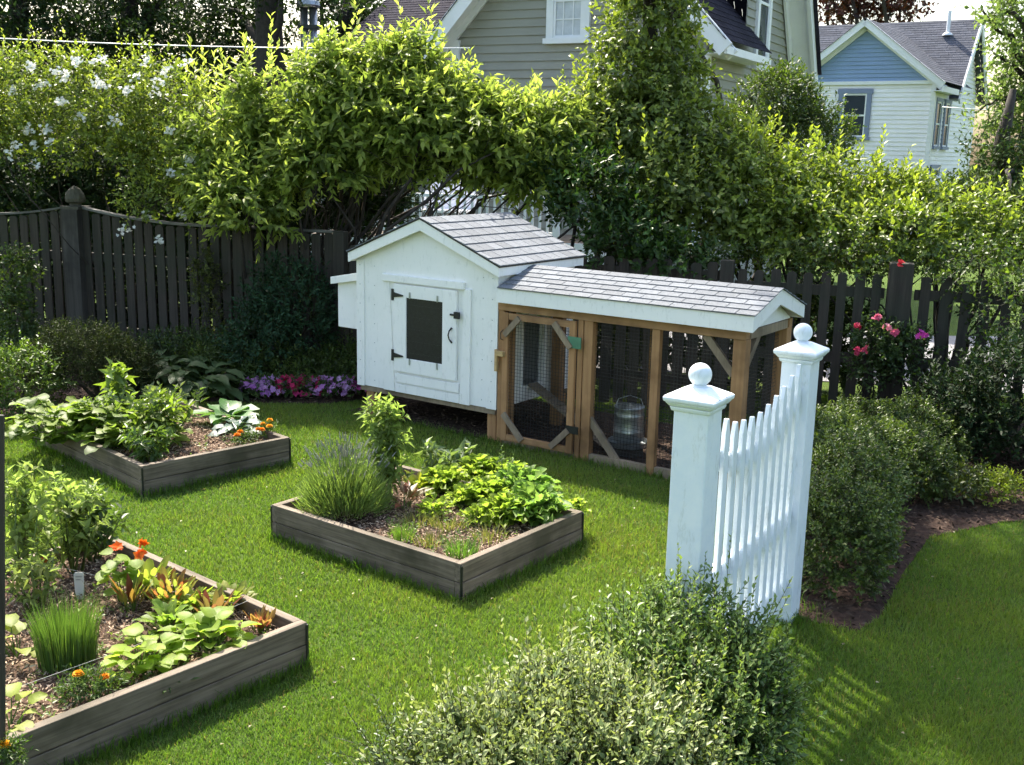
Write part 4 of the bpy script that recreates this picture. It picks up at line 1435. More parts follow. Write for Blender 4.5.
# front shrubs
shrub('box_shrub', 'dark green glossy box shrub in front of the white gate', 'shrub',
      [((0.66, 4.0, 0.33), (0.34, 0.30, 0.33)), ((0.82, 3.85, 0.28), (0.24, 0.28, 0.28)), ((0.52, 3.75, 0.30), (0.28, 0.28, 0.30)), ((0.68, 3.6, 0.2), (0.28, 0.3, 0.25))],
      720, 0.036, 0.018, (0.03, 0.075, 0.016), (0.09, 0.16, 0.035), tipc=(0.22, 0.30, 0.09), nl=9, sl=0.12, seed=91, gap=0.36, gk=9.0, rough=0.22, mat=LEAFG, top=-0.8, shell=0.35, shoots=50, barkr=0.015, var=0.2)
shrub('variegated_shrub', 'pale cream edged box shrub at the bottom of the picture', 'shrub',
      [((0.20, 3.45, 0.30), (0.33, 0.32, 0.33)), ((-0.05, 3.35, 0.26), (0.30, 0.30, 0.30)), ((0.42, 3.25, 0.30), (0.28, 0.3, 0.30)), ((0.1, 3.1, 0.25), (0.4, 0.35, 0.3))],
      760, 0.034, 0.018, (0.06, 0.11, 0.03), (0.20, 0.25, 0.09), tipc=(0.36, 0.40, 0.18), nl=9, sl=0.13, seed=92, gap=0.36, gk=9.0, rough=0.25, mat=LEAFG, top=-0.8, shell=0.35, shoots=60, barkr=0.015, var=0.2)
shrub('young_box', 'thin young box plant left of the variegated shrub', 'shrub',
      [((-0.36, 3.4, 0.22), (0.14, 0.14, 0.24)), ((-0.5, 3.1, 0.12), (0.16, 0.16, 0.2))],
      420, 0.022, 0.011, (0.07, 0.12, 0.05), (0.16, 0.21, 0.10), nl=10, sl=0.15, seed=93, rough=0.25, mat=LEAFG, top=-0.5, shell=0.7, barkr=0.006)

# right-hand shade plants
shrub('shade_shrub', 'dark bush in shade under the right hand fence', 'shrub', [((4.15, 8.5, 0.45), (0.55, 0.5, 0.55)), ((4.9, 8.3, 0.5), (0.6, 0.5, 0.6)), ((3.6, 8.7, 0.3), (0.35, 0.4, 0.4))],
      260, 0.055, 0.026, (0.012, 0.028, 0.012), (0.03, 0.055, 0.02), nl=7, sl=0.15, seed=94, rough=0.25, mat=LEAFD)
shrub('golden_plant', 'small lime yellow plant on the mulch right of the hedge', 'perennial', [((3.45, 7.55, 0.06), (0.26, 0.2, 0.13))],
      700, 0.03, 0.016, (0.16, 0.22, 0.02), (0.28, 0.34, 0.03), nl=7, sl=0.07, seed=95, rough=0.2, trunk=False, top=0.0)
shrub('sedge_tuft', 'dull green low plant between hedge and lime plant', 'perennial', [((3.15, 7.5, 0.08), (0.2, 0.2, 0.16))],
      420, 0.05, 0.02, (0.05, 0.07, 0.02), (0.09, 0.12, 0.03), nl=6, sl=0.1, seed=96, rough=0.25, trunk=False, top=0.0)

# pink climbing rose
rb = [pb(880, 345, 26, 26, 9.45, 0.15), pb(868, 372, 18, 16, 9.45, 0.12), pb(905, 350, 22, 20, 9.4, 0.12), pb(895, 375, 14, 12, 9.4, 0.1)]
t, f = shrub('climbing_rose', 'climbing rose with pink blooms on the picket fence', 'rose bush', rb, 340, 0.045, 0.026, (0.035, 0.07, 0.02), (0.08, 0.13, 0.035), nl=6, sl=0.12, seed=97, rough=0.35, base=(3.25, 9.6, 0), barkr=0.01)
for k, (px, py, s_, ca, cb, lab) in enumerate(((877, 317, 6, (0.70, 0.14, 0.24), (0.8, 0.28, 0.38), 0), (896, 333, 7, (0.65, 0.08, 0.18), (0.78, 0.2, 0.32), 0), (889, 329, 6, (0.7, 0.2, 0.25), (0.8, 0.35, 0.4), 0), (921, 335, 7, (0.65, 0.05, 0.40), (0.8, 0.15, 0.55), 0), (857, 351, 6, (0.6, 0.06, 0.14), (0.7, 0.14, 0.24), 0), (858, 325, 5, (0.5, 0.03, 0.08), (0.6, 0.1, 0.16), 0), (866, 349, 4, (0.5, 0.03, 0.08), (0.6, 0.1, 0.16), 0), (901, 262, 5, (0.6, 0.04, 0.06), (0.7, 0.1, 0.1), 0))):
    c = P(px, py, 9.22)
    pts = np.repeat(c[None], 9, 0) + np.random.default_rng(k).normal(size=(9, 3)) * 0.014
    o = flowers_on(t, 'rose_bloom', pts, ca, cb, 0.026 * s_ / 6, seed=400 + k, base=(3.25, 9.6, 0), petals=6, cup=0.5)

# ------------------------------------------------------------------ plants in the raised beds
def stalk_plant(name, label, cat, c, h, nst, ll, lw, ca, cb, seed, mat=None, rich=None, nl=9, lean=0.25, spread=1.1, droop=0.3, group=None, side=3, tipc=None, sl=0.5, leafz=0.15, rad=0.04, stemc=None, thick=0.006):
    """upright stems with side shoots of leaves"""
    t = thing(name, label, cat, c, 0, group)
    f = Fol(seed)
    r = f.r
    mb = MB()
    for k in range(nst):
        a = r.random() * 2 * PI
        b_ = np.array([math.cos(a) * rad * r.random(), math.sin(a) * rad * r.random(), -0.01])
        tp = b_ + np.array([math.cos(a) * lean * h * r.random(), math.sin(a) * lean * h * r.random(), h * r.uniform(0.8, 1.05)])
        md = (b_ + tp) / 2 + r.normal(size=3) * 0.03 * h
        mb.tube([b_, md, tp], [thick, thick * 0.8, thick * 0.35], 5)
        us = leafz + (1 - leafz) * (np.arange(side) + 0.4) / side
        bs = np.array([b_ * (1 - u) ** 2 + 2 * md * u * (1 - u) + tp * u * u for u in us])
        aa = r.random() * 6 + np.arange(side) * 2.4
        d = np.stack([np.cos(aa), np.sin(aa), 0.55 + 0.6 * r.random(side)], 1)
        f.sprigs(bs, d, sl * h * (1.1 - us * 0.7), nl, ll, lw, ca, cb, spread, thick * 0.35, 0.15, tipc, droop, rich, 0.12)
        f.sprigs(np.array([tp - np.array([0, 0, 0.06])]), np.array([[0, 0, 1.0]]), 0.1, nl, ll * 0.8, lw * 0.8, ca if tipc is None else tipc, cb if tipc is None else tipc, 0.8, None, 0.1, tipc, droop, rich)
    mb.build('stem', GSTEM if stemc is None else stemc, t, smooth=True)
    f.build('leaves', mat or LEAF, t)
    return t


def tuft(name, label, cat, c, n, h, rad, wd, ca, cb, seed, lean=0.3, group=None, mat=None):
    f = Fol(seed)
    r = f.r
    a = r.random(n) * 2 * PI; rr = rad * np.sqrt(r.random(n))
    p = np.stack([np.cos(a) * rr, np.sin(a) * rr, np.zeros(n)], 1)
    ln = np.stack([np.cos(a), np.sin(a), np.zeros(n)], 1) * lean * (rr / rad)[:, None] + r.normal(size=(n, 3)) * 0.12 * lean
    ln[:, 2] = 0
    f.blades(p, h * (0.6 + 0.45 * r.random(n)), wd, ln, f.colours(n, ca, cb, 0.15))
    o = f.build(name, mat or LEAF)
    o.location = [float(v) for v in c]
    return tag(o, label, cat, group)


# --- middle bed
c = bedpt(345, 512)
t = thing('lavender', 'feathery grey green lavender mound at the left corner of the middle bed', 'lavender', c)
f = Fol(500)
r = f.r
n = 7500
a = r.random(n) * 2 * PI; el = np.arccos(r.random(n) * 0.98)
d = np.stack([np.cos(a) * np.sin(el), np.sin(a) * np.sin(el), np.cos(el)], 1)
p = d * np.array([0.27, 0.27, 0.26]) * (0.25 + 0.75 * r.random((n, 1))) + np.array([0, 0, 0.02])
dd = nrm(d + np.array([[0, 0, 0.8]]) + r.normal(size=(n, 3)) * 0.25)
f.simple(p, dd, r.normal(size=(n, 3)), 0.07 + 0.05 * r.random(n), 0.0045, f.colours(n, (0.12, 0.19, 0.06), (0.26, 0.34, 0.12), 0.2), 0.05, 0.05)
f.build('foliage', LEAF, t)
f = Fol(501)
n = 210
a = r.random(n) * 2 * PI; el = r.random(n) * 0.75
d = np.stack([np.cos(a) * np.sin(el), np.sin(a) * np.sin(el), np.cos(el)], 1)
A = d * 0.15; B = d * (0.34 + 0.14 * r.random((n, 1)))
f.ribbon(A, B, 0.0013, f.colours(n, (0.12, 0.19, 0.08), (0.2, 0.27, 0.12), 0.1))
f.ribbon(B - d * 0.005, B + d * 0.035, 0.0045, f.colours(n, (0.20, 0.22, 0.20), (0.30, 0.30, 0.34), 0.15))
f.build('flower_spikes', LEAF, t)

stalk_plant('tomato_plant', 'tall leafy tomato plant behind the lavender', 'vegetable plant', bedpt(388, 500), 0.68, 8, 0.075, 0.03, (0.13, 0.19, 0.04), (0.24, 0.31, 0.08), 510, nl=10, lean=0.24, side=8, sl=0.30, tipc=(0.24, 0.32, 0.08), droop=0.4, mat=LEAFT)
stalk_plant('pepper_plant', 'spreading pale leaved pepper plant at the back of the middle bed', 'vegetable plant', bedpt(440, 476), 0.22, 4, 0.10, 0.045, (0.10, 0.15, 0.06), (0.20, 0.26, 0.13), 511, nl=6, lean=1.0, side=4, sl=0.45, droop=0.5)
rosette('chard', 'red stemmed chard beside the tomato plant in the middle bed', 'chard', bedpt(404, 508), 12, 0.16, 0.05, (0.20, 0.02, 0.02), (0.12, 0.16, 0.03), 'lance', (0.8, 1.5), 0.3, seed=512, stemlen=0.08)
rosette('lettuce', 'yellowing bolted lettuce beside the red stemmed chard', 'lettuce', bedpt(420, 490), 22, 0.14, 0.06, (0.18, 0.24, 0.03), (0.30, 0.30, 0.05), 'oval', (0.6, 1.5), 0.4, seed=513, wave=0.1)
LT = [((445, 492), 'ruffled lettuce at the far end of the row in the middle bed', 0.12), ((478, 482), 'light lettuce second along the back row of the middle bed', 0.12), ((505, 484), 'bright lettuce third along the back row of the middle bed', 0.12), ((462, 505), 'small pale lettuce in the centre of the middle bed', 0.09),
      ((490, 505), 'round lettuce right of the small pale one', 0.12), ((522, 500), 'tall fresh lettuce near the right rim of the middle bed', 0.15), ((535, 520), 'big deep green lettuce against the right rim', 0.15), ((505, 522), 'frilly lettuce left of the big deep green one', 0.12), ((572, 512), 'tiny pale lettuce in the right corner of the middle bed', 0.07), ((435, 515), 'sparse yellow lettuce at the onion side', 0.08), ((480, 524), 'low yellow green lettuce by the onions', 0.08)]
for k, ((px, py), lab, s_) in enumerate(LT):
    dk = k in (5, 6)
    rosette('lettuce', lab, 'lettuce', bedpt(px, py), 190 if s_ > 0.1 else 80, s_ * 0.46, s_ * 0.42, (0.16, 0.24, 0.03) if not dk else (0.12, 0.22, 0.045), (0.32, 0.40, 0.06) if not dk else (0.24, 0.35, 0.08), 'round', (0.25, 1.55), 0.45, LEAFT, 520 + k, 'lettuces in the middle bed', 0.0, 0.05, s_ * 1.05, 0.22, 0.35, flat=0.1)
stalk_plant('sage_plant', 'small upright herb rising behind the right lettuces', 'herb', bedpt(505, 490), 0.24, 3, 0.035, 0.018, (0.10, 0.16, 0.05), (0.17, 0.24, 0.08), 535, nl=8, side=3, sl=0.3)
tuft('onion_tuft', 'left tuft of fine onion grass in the middle bed', 'onion', bedpt(404, 540), 130, 0.12, 0.06, 0.004, (0.09, 0.17, 0.03), (0.15, 0.26, 0.05), 540, 0.5, 'onion tufts')
tuft('onion_tuft', 'front tuft of fine onion grass near the corner of the middle bed', 'onion', bedpt(462, 556), 190, 0.13, 0.09, 0.004, (0.08, 0.17, 0.03), (0.14, 0.26, 0.05), 541, 0.55, 'onion tufts')
for k, (px, py, lab) in enumerate(((418, 524, 'thin carrot seedling clump left of the bed centre'), (448, 528, 'thin carrot seedling clump in the bed centre'), (432, 545, 'thin carrot seedling clump between the two onion tufts'), (490, 540, 'thin carrot seedling clump near the right rim'))):
    tuft('carrot_seedlings', lab, 'vegetable plant', bedpt(px, py), 110, 0.09, 0.1, 0.005, (0.11, 0.14, 0.04), (0.24, 0.22, 0.08), 545 + k, 0.8, 'carrot seedlings')

# --- far left bed
SQ = [((58, 438), 'sprawling squash plant at the left end of the far bed', 70), ((103, 438), 'large leaved squash plant second from the left in the far bed', 80), ((135, 446), 'squash plant spilling over the front corner of the far bed', 70)]
for k, ((px, py), lab, n) in enumerate(SQ):
    rosette('squash_plant', lab, 'vegetable plant', bedpt(px, py), int(n * 1.9), 0.115, 0.10, (0.09, 0.15, 0.03), (0.24, 0.31, 0.05), 'round', (0.2, 1.5), 0.5, LEAFT, 550 + k, 'squash plants', 0, 0.15, 0.25, 0.10, 0.12)
stalk_plant('bean_plant', 'bushy bean plant in the middle of the far bed', 'vegetable plant', bedpt(165, 448), 0.42, 9, 0.085, 0.04, (0.08, 0.13, 0.03), (0.18, 0.25, 0.05), 560, nl=7, lean=0.7, side=4, sl=0.4, droop=0.4)
stalk_plant('bean_plant', 'darker bean plant at the front corner of the far bed', 'vegetable plant', bedpt(150, 462), 0.25, 8, 0.08, 0.035, (0.06, 0.11, 0.03), (0.13, 0.2, 0.05), 561, nl=7, lean=0.8, side=4, sl=0.5, droop=0.4)
stalk_plant('sunflower_seedling', 'tall fresh leafy plant at the back of the far bed', 'vegetable plant', bedpt(118, 432), 0.52, 4, 0.12, 0.06, (0.11, 0.18, 0.04), (0.22, 0.30, 0.06), 562, nl=6, lean=0.3, side=4, sl=0.3, droop=0.4)
stalk_plant('potato_plant', 'leafy potato plant between squash and beans in the far bed', 'vegetable plant', bedpt(122, 442), 0.36, 8, 0.08, 0.042, (0.09, 0.14, 0.04), (0.19, 0.26, 0.07), 565, nl=7, lean=0.6, side=4, sl=0.4, droop=0.4)
stalk_plant('potato_plant', 'pale leaved potato plant at the back right of the far bed', 'vegetable plant', bedpt(170, 428), 0.34, 6, 0.08, 0.045, (0.09, 0.13, 0.06), (0.17, 0.21, 0.10), 563, nl=7, lean=0.6, side=4, sl=0.4, droop=0.4)
rosette('cabbage', 'tall green cabbage with upright leaves at the back of the far bed', 'cabbage', bedpt(228, 424), 16, 0.26, 0.16, (0.07, 0.17, 0.05), (0.16, 0.27, 0.12), 'oval', (0.6, 1.4), 0.5, LEAF, 570, None, 0, 0.03, 0.08, 0.06)
rosette('kale_plant', 'frosty blue grey kale in front of the cabbage', 'kale', bedpt(240, 434), 26, 0.17, 0.09, (0.05, 0.09, 0.075), (0.11, 0.16, 0.13), 'oval', (0.2, 1.3), 0.6, LEAFG, 571, None, 0, 0.03, 0.1, 0.12)


def marigold(label, c, h, nf, ca, cb, seed, rad=0.06, size=0.030, bush=1.0):
    t = thing('marigold', label, 'marigold', c, 0, 'marigolds')
    f = Fol(seed)
    r = f.r
    p_, nn = blob(r, int(70 * bush), (0, 0, h * 0.45), (rad, rad, h * 0.42), seed, 0.2, 0.7, top=-0.6)
    f.sprigs(p_, nn + np.array([[0, 0, 0.5]]), 0.05, 7, 0.03, 0.008, (0.05, 0.10, 0.02), (0.11, 0.17, 0.04), stem=0.001)
    tips = np.stack([r.normal(size=nf) * rad * 0.6, r.normal(size=nf) * rad * 0.6, h + r.normal(size=nf) * 0.008], 1)
    if nf == 1: tips[:, :2] = 0
    f.ribbon(np.zeros((nf, 3)), tips, 0.002, f.colours(nf, (0.08, 0.14, 0.03), (0.12, 0.2, 0.04), 0.1))
    f.build('foliage', LEAF, t)
    for k in range(nf):
        g_ = Fol(seed + 50 + k)
        for ring, (el, sc_) in enumerate(((0.05, 1.0), (0.45, 0.9), (0.85, 0.75), (1.25, 0.6))):
            m_ = 12 - ring * 2
            a = np.arange(m_) * 2 * PI / m_ + ring * 0.3
            d = np.stack([np.cos(a) * math.cos(el), np.sin(a) * math.cos(el), np.full(m_, math.sin(el))], 1)
            nn = np.stack([-np.cos(a) * math.sin(el), -np.sin(a) * math.sin(el), np.full(m_, math.cos(el))], 1)
            g_.rich(np.repeat(tips[k][None], m_, 0), d, nn, size * sc_, size * 0.75, g_.colours(m_, ca, cb, 0.1), 'round', 0.3, 0.1, 0.08)
        g_.build('bloom', PETAL, t)
    return t


OR1, OR2 = (0.75, 0.22, 0.01), (0.85, 0.38, 0.02)
marigold('orange marigold pair at the front of the kale', bedpt(246, 444), 0.09, 4, (0.75, 0.2, 0.01), (0.85, 0.33, 0.01), 600, 0.09)
marigold('yellow orange marigold at the right corner of the far bed', bedpt(267, 438), 0.12, 3, (0.8, 0.33, 0.01), (0.85, 0.45, 0.02), 601, 0.07)

# --- near left bed
stalk_plant('potato_plant', 'tall pale green leafy plant at the left edge in the near bed', 'vegetable plant', bedpt(25, 590), 0.60, 5, 0.075, 0.036, (0.16, 0.21, 0.05), (0.28, 0.34, 0.10), 610, nl=8, lean=0.3, side=7, sl=0.3, droop=0.4, mat=LEAFT, tipc=(0.26, 0.34, 0.09))
stalk_plant('potato_plant', 'bushy light green plant beside the tall stake of the near bed', 'vegetable plant', bedpt(75, 572), 0.52, 10, 0.07, 0.034, (0.14, 0.19, 0.045), (0.26, 0.32, 0.09), 611, nl=7, lean=0.55, side=5, sl=0.35, droop=0.4, mat=LEAFT, tipc=(0.25, 0.33, 0.09))
stalk_plant('mint_plant', 'darker bushy mint behind the white plant label', 'herb', bedpt(95, 560), 0.36, 9, 0.07, 0.042, (0.06, 0.10, 0.03), (0.12, 0.18, 0.05), 612, nl=7, lean=0.5, side=4, sl=0.35, droop=0.4)
t = tuft('chives', 'dense upright clump of green chives in the near bed', 'chives', bedpt(68, 662), 900, 0.31, 0.12, 0.0045, (0.06, 0.12, 0.03), (0.13, 0.21, 0.05), 613, 0.2)
rosette('bean_seedling', 'broad yellow green bean leaves in the centre of the near bed', 'vegetable plant', bedpt(140, 668), 48, 0.09, 0.075, (0.19, 0.28, 0.03), (0.33, 0.42, 0.06), 'round', (0.4, 1.5), 0.45, LEAFT, 614, 'bean seedlings', 0, 0.07, 0.11, 0.05)
rosette('bean_seedling', 'broad lime bean leaves near the front right of the near bed', 'vegetable plant', bedpt(212, 650), 50, 0.095, 0.08, (0.19, 0.28, 0.03), (0.32, 0.42, 0.06), 'round', (0.4, 1.5), 0.45, LEAFT, 615, 'bean seedlings', 0, 0.07, 0.13, 0.05)
rosette('bean_seedling', 'pointed yellow leaved seedling at the left edge left of the chives', 'vegetable plant', bedpt(18, 655), 13, 0.12, 0.085, (0.24, 0.30, 0.04), (0.36, 0.40, 0.10), 'oval', (0.4, 1.3), 0.45, LEAFT, 616, 'bean seedlings', 0, 0.05, 0.14, 0.05)
rosette('bean_seedling', 'small yellow leaved seedling at the bottom left edge', 'vegetable plant', bedpt(8, 728), 10, 0.09, 0.07, (0.24, 0.30, 0.04), (0.36, 0.40, 0.10), 'oval', (0.4, 1.3), 0.45, LEAFT, 617, 'bean seedlings', 0, 0.04, 0.10, 0.05)
rosette('salad_plant', 'bright green salad leaves behind the lime beans', 'lettuce', bedpt(192, 612), 46, 0.10, 0.05, (0.17, 0.25, 0.03), (0.28, 0.33, 0.05), 'oval', (0.5, 1.5), 0.4, LEAFT, 618, None, 0, 0.06, 0.05, 0.08, flat=0.15)
rosette('salad_plant', 'yellow green salad leaves at the back rim of the near bed', 'lettuce', bedpt(232, 606), 40, 0.09, 0.04, (0.18, 0.24, 0.03), (0.30, 0.30, 0.06), 'oval', (0.5, 1.5), 0.4, LEAFT, 619, None, 0, 0.06, 0.04, 0.08, flat=0.15)
rosette('chard', 'orange and red leaved chard right of the nasturtiums', 'chard', bedpt(172, 607), 60, 0.07, 0.032, (0.30, 0.09, 0.04), (0.22, 0.28, 0.05), 'oval', (1.0, 1.55), 0.15, LEAFT, 620, None, 0, 0.08, 0.10, 0.06, flat=0.1)
rosette('chard', 'dark red stemmed chard seedling beside the nasturtiums', 'chard', bedpt(132, 612), 16, 0.15, 0.045, (0.28, 0.02, 0.02), (0.16, 0.22, 0.04), 'lance', (1.15, 1.55), 0.1, LEAFT, 621, None, 0, 0.03, 0.07, flat=0.1)
rosette('beet_plant', 'red leaved beet seedling in the right corner of the near bed', 'beet', bedpt(262, 630), 34, 0.07, 0.024, (0.20, 0.03, 0.03), (0.28, 0.20, 0.06), 'lance', (1.0, 1.55), 0.15, LEAFT, 622, None, 0, 0.05, 0.04, 0.05, flat=0.1)
# nasturtium
c = bedpt(125, 602)
t = thing('nasturtium', 'orange red nasturtium at the back of the near bed', 'flower', c)
f = Fol(630)
n = 26
a = f.r.random(n) * 2 * PI
tp = np.stack([np.cos(a) * 0.12 * f.r.random(n), np.sin(a) * 0.1 * f.r.random(n), 0.08 + 0.16 * f.r.random(n)], 1)
f.ribbon(tp * np.array([[0.3, 0.3, 0.0]]), tp, 0.002, f.colours(n, (0.12, 0.2, 0.04), (0.16, 0.25, 0.05), 0.1))
f.rich(tp, f.r.normal(size=(n, 3)) * np.array([1, 1, 0.25]), np.tile([[0, -0.2, 1.0]], (n, 1)), 0.07, 0.07, f.colours(n, (0.16, 0.25, 0.03), (0.26, 0.35, 0.05), 0.1), 'round', 0.2)
f.build('leaves', LEAFT, t)
for k, (px, py) in enumerate(((117, 547), (143, 543), (140, 554))):
    q = P(px, py, c[1] - 0.02) - c
    flowers_on(t, 'bloom', np.array([q, q + 0.004, q - 0.004]), (0.7, 0.10, 0.01), (0.8, 0.2, 0.02), 0.032, seed=640 + k, cup=0.3)
# mint-bed marigold bloom glimpsed between the stems
marigold('dull red orange bloom among the stems at the left of the near bed', bedpt(45, 590), 0.16, 1, (0.55, 0.12, 0.02), (0.7, 0.22, 0.03), 645, 0.03)
marigold('golden marigold left of the pair at the near rim', bedpt(80, 700), 0.10, 1, (0.75, 0.30, 0.01), (0.85, 0.42, 0.02), 650, 0.05, 0.026)
marigold('golden marigold right of the pair at the near rim', bedpt(106, 698), 0.10, 1, (0.8, 0.28, 0.01), (0.85, 0.4, 0.02), 660, 0.05, 0.024)
marigold('bright yellow marigold cut by the bottom left edge', bedpt(6, 765), 0.08, 1, (0.85, 0.40, 0.01), (0.9, 0.5, 0.02), 670, 0.04, 0.026)
rosette('salad_plant', 'leafy green salad clump between the chives and the salad leaves', 'lettuce', bedpt(168, 630), 40, 0.08, 0.05, (0.12, 0.20, 0.03), (0.22, 0.30, 0.05), 'round', (0.5, 1.5), 0.4, LEAFT, 681, None, 0, 0.07, 0.08, 0.12, flat=0.3)
rosette('beet_plant', 'dark red beet leaves behind the lime beans near the back rim', 'beet', bedpt(212, 618), 26, 0.10, 0.04, (0.14, 0.03, 0.03), (0.16, 0.14, 0.04), 'lance', (0.9, 1.55), 0.2, LEAFT, 682, None, 0, 0.06, 0.05, 0.05, flat=0.1)
rosette('chard', 'yellow green chard tops behind the nasturtium', 'chard', bedpt(150, 596), 30, 0.09, 0.045, (0.22, 0.28, 0.04), (0.34, 0.38, 0.06), 'oval', (0.9, 1.55), 0.2, LEAFT, 683, None, 0, 0.06, 0.12, 0.06, flat=0.2)
stalk_plant('zinnia_plant', 'thin stemmed straggly plant between the stake and the chives', 'vegetable plant', bedpt(38, 612), 0.30, 6, 0.06, 0.03, (0.13, 0.18, 0.05), (0.24, 0.28, 0.08), 684, nl=6, lean=0.6, side=4, sl=0.4, droop=0.4, mat=LEAFT)
rosette('herb_seedling', 'low green herb between the golden marigolds and lime beans', 'herb', bedpt(160, 682), 60, 0.05, 0.014, (0.05, 0.09, 0.03), (0.11, 0.17, 0.05), 'lance', (0.2, 1.4), 0.4, LEAF, 680, None, 0, 0.12, 0.02)
# dry stems and prunings
f = Fol(690)
n = 520
cc = np.array([bedpt(x, y) for x, y in zip(np.random.default_rng(1).uniform(40, 250, n), np.random.default_rng(2).uniform(590, 650, n))])
d = f.r.normal(size=(n, 3)) * np.array([1, 1, 0.35])
f.ribbon(cc, cc + nrm(d) * (0.04 + 0.08 * f.r.random((n, 1))) + np.array([[0, 0, 0.03]]), 0.0016, f.colours(n, (0.16, 0.08, 0.05), (0.38, 0.30, 0.2), 0.2))
tag(f.build('dry_stems', CHIP), 'dry stems and straw littering the near bed', 'straw', kind='stuff')

f = Fol(695)
rr = f.r
for (px0, px1, py0, py1, n_) in ((20, 270, 585, 720, 150), (385, 560, 500, 560, 90), (60, 260, 425, 462, 60)):
    q = np.array([bedpt(rr.uniform(px0, px1), rr.uniform(py0, py1)) for _ in range(n_)])
    keep = np.zeros(len(q), bool)
    for poly in BEDS.values(): keep |= in_quad(q[:, 0], q[:, 1], poly, -0.09)
    q = q[keep]
    f.sprigs(q, rr.normal(size=q.shape) * 0.4 + np.array([[0, 0, 1.0]]), 0.05, 6, 0.03, 0.015, (0.07, 0.12, 0.03), (0.18, 0.25, 0.06), 1.1, 0.001)
tag(f.build('weed_seedlings', LEAF), 'tiny weeds and seedlings scattered through the beds', 'weeds', kind='stuff')

# plant label
c = bedpt(80, 597)
t = thing('plant_label', 'white plastic plant label stuck in the soil behind the chives', 'plant label', c, 0.15)
mb = MB()
mb.prism([(-0.022, 0, 0.03), (0.022, 0, 0.03), (0.024, 0, 0.12), (0.018, 0, 0.13), (-0.018, 0, 0.13), (-0.024, 0, 0.12)], (0, 0.002, 0))
mb.build('plate', LABELW, t)
mb = MB(); mb.prism([(-0.008, 0, -0.05), (0.008, 0, -0.05), (0.022, 0, 0.0298), (-0.022, 0, 0.0298)], (0, 0.002, 0)); mb.build('spike', LABELW, t)
mb = MB(); mb.box(-0.015, 0.015, -0.001, -0.0003, 0.105, 0.112); mb.box(-0.015, 0.008, -0.001, -0.0003, 0.09, 0.096); mb.build('pencil_mark', GALV, t)
# strings across the bed
for k, (a, b, lab) in enumerate((((38, 562), (238, 604), 'taut white string across the near bed behind the chives'), ((10, 690), (250, 600), 'taut white string across the near bed in front of the chives'))):
    A = G(a[0], a[1], BH + 0.03); B = G(b[0], b[1], BH + 0.01)
    mb = MB(); mb.tube([A, (A + B) / 2 + np.array([0, 0, -0.012]), B], 0.0011, 5)
    tag(mb.build('garden_string', STRING), lab, 'string', 'strings across the near bed')
# stakes
A = G(3, 800, 0.0)
top = P(1.5, 415, A[1])
mb = MB(); mb.beam((0, 0, 0), top - A, 0.016, 0.016, (0, 1, 0))
o = mb.build('garden_stake', FENCE, bevel=0.002)
o.location = [float(v) for v in A]
tag(o, 'dark upright stake at the left edge of the picture', 'stake')
c = bedpt(28, 585)
mb = MB(); mb.tube([(0, 0, -0.05), (0.004, 0, 0.3), (0.0, 0.004, 0.5)], 0.006, 6)
o = mb.build('plant_cane', GREYX, smooth=True)
o.location = (float(c[0]), float(c[1]), float(c[2]))
tag(o, 'thin grey cane supporting the tall plant in the near bed', 'cane')


# ------------------------------------------------------------------ houses
def clap(mb, o, e, n, z0, z1, left, right, step, th=0.03):
    """clapboard courses on the plane through o with direction e and outward normal n; left(z), right(z) give its edges"""
    o = np.array(o, float); e = np.array(e, float); n = np.array(n, float)
    z = z0
    while z < z1 - 0.01:
        zt = min(z + step, z1)
        l0, r0, l1, r1 = left(z), right(z), left(zt), right(zt)
        if r1 - l1 < 0.05: l1 = r1 = (l1 + r1) / 2; l1 -= 0.01; r1 += 0.01
        up = np.array([0, 0, 1.0])
        a = [o + e * l0 + up * z + n * th, o + e * r0 + up * z + n * th, o + e * r1 + up * zt + n * 0.006, o + e * l1 + up * zt + n * 0.006]
        b = [o + e * l0 + up * z, o + e * r0 + up * z, o + e * r1 + up * zt, o + e * l1 + up * zt]
        mb.add(a + b, [(0, 1, 2, 3), (7, 6, 5, 4), (0, 4, 5, 1), (1, 5, 6, 2), (2, 6, 7, 3), (3, 7, 4, 0)])
        z = zt


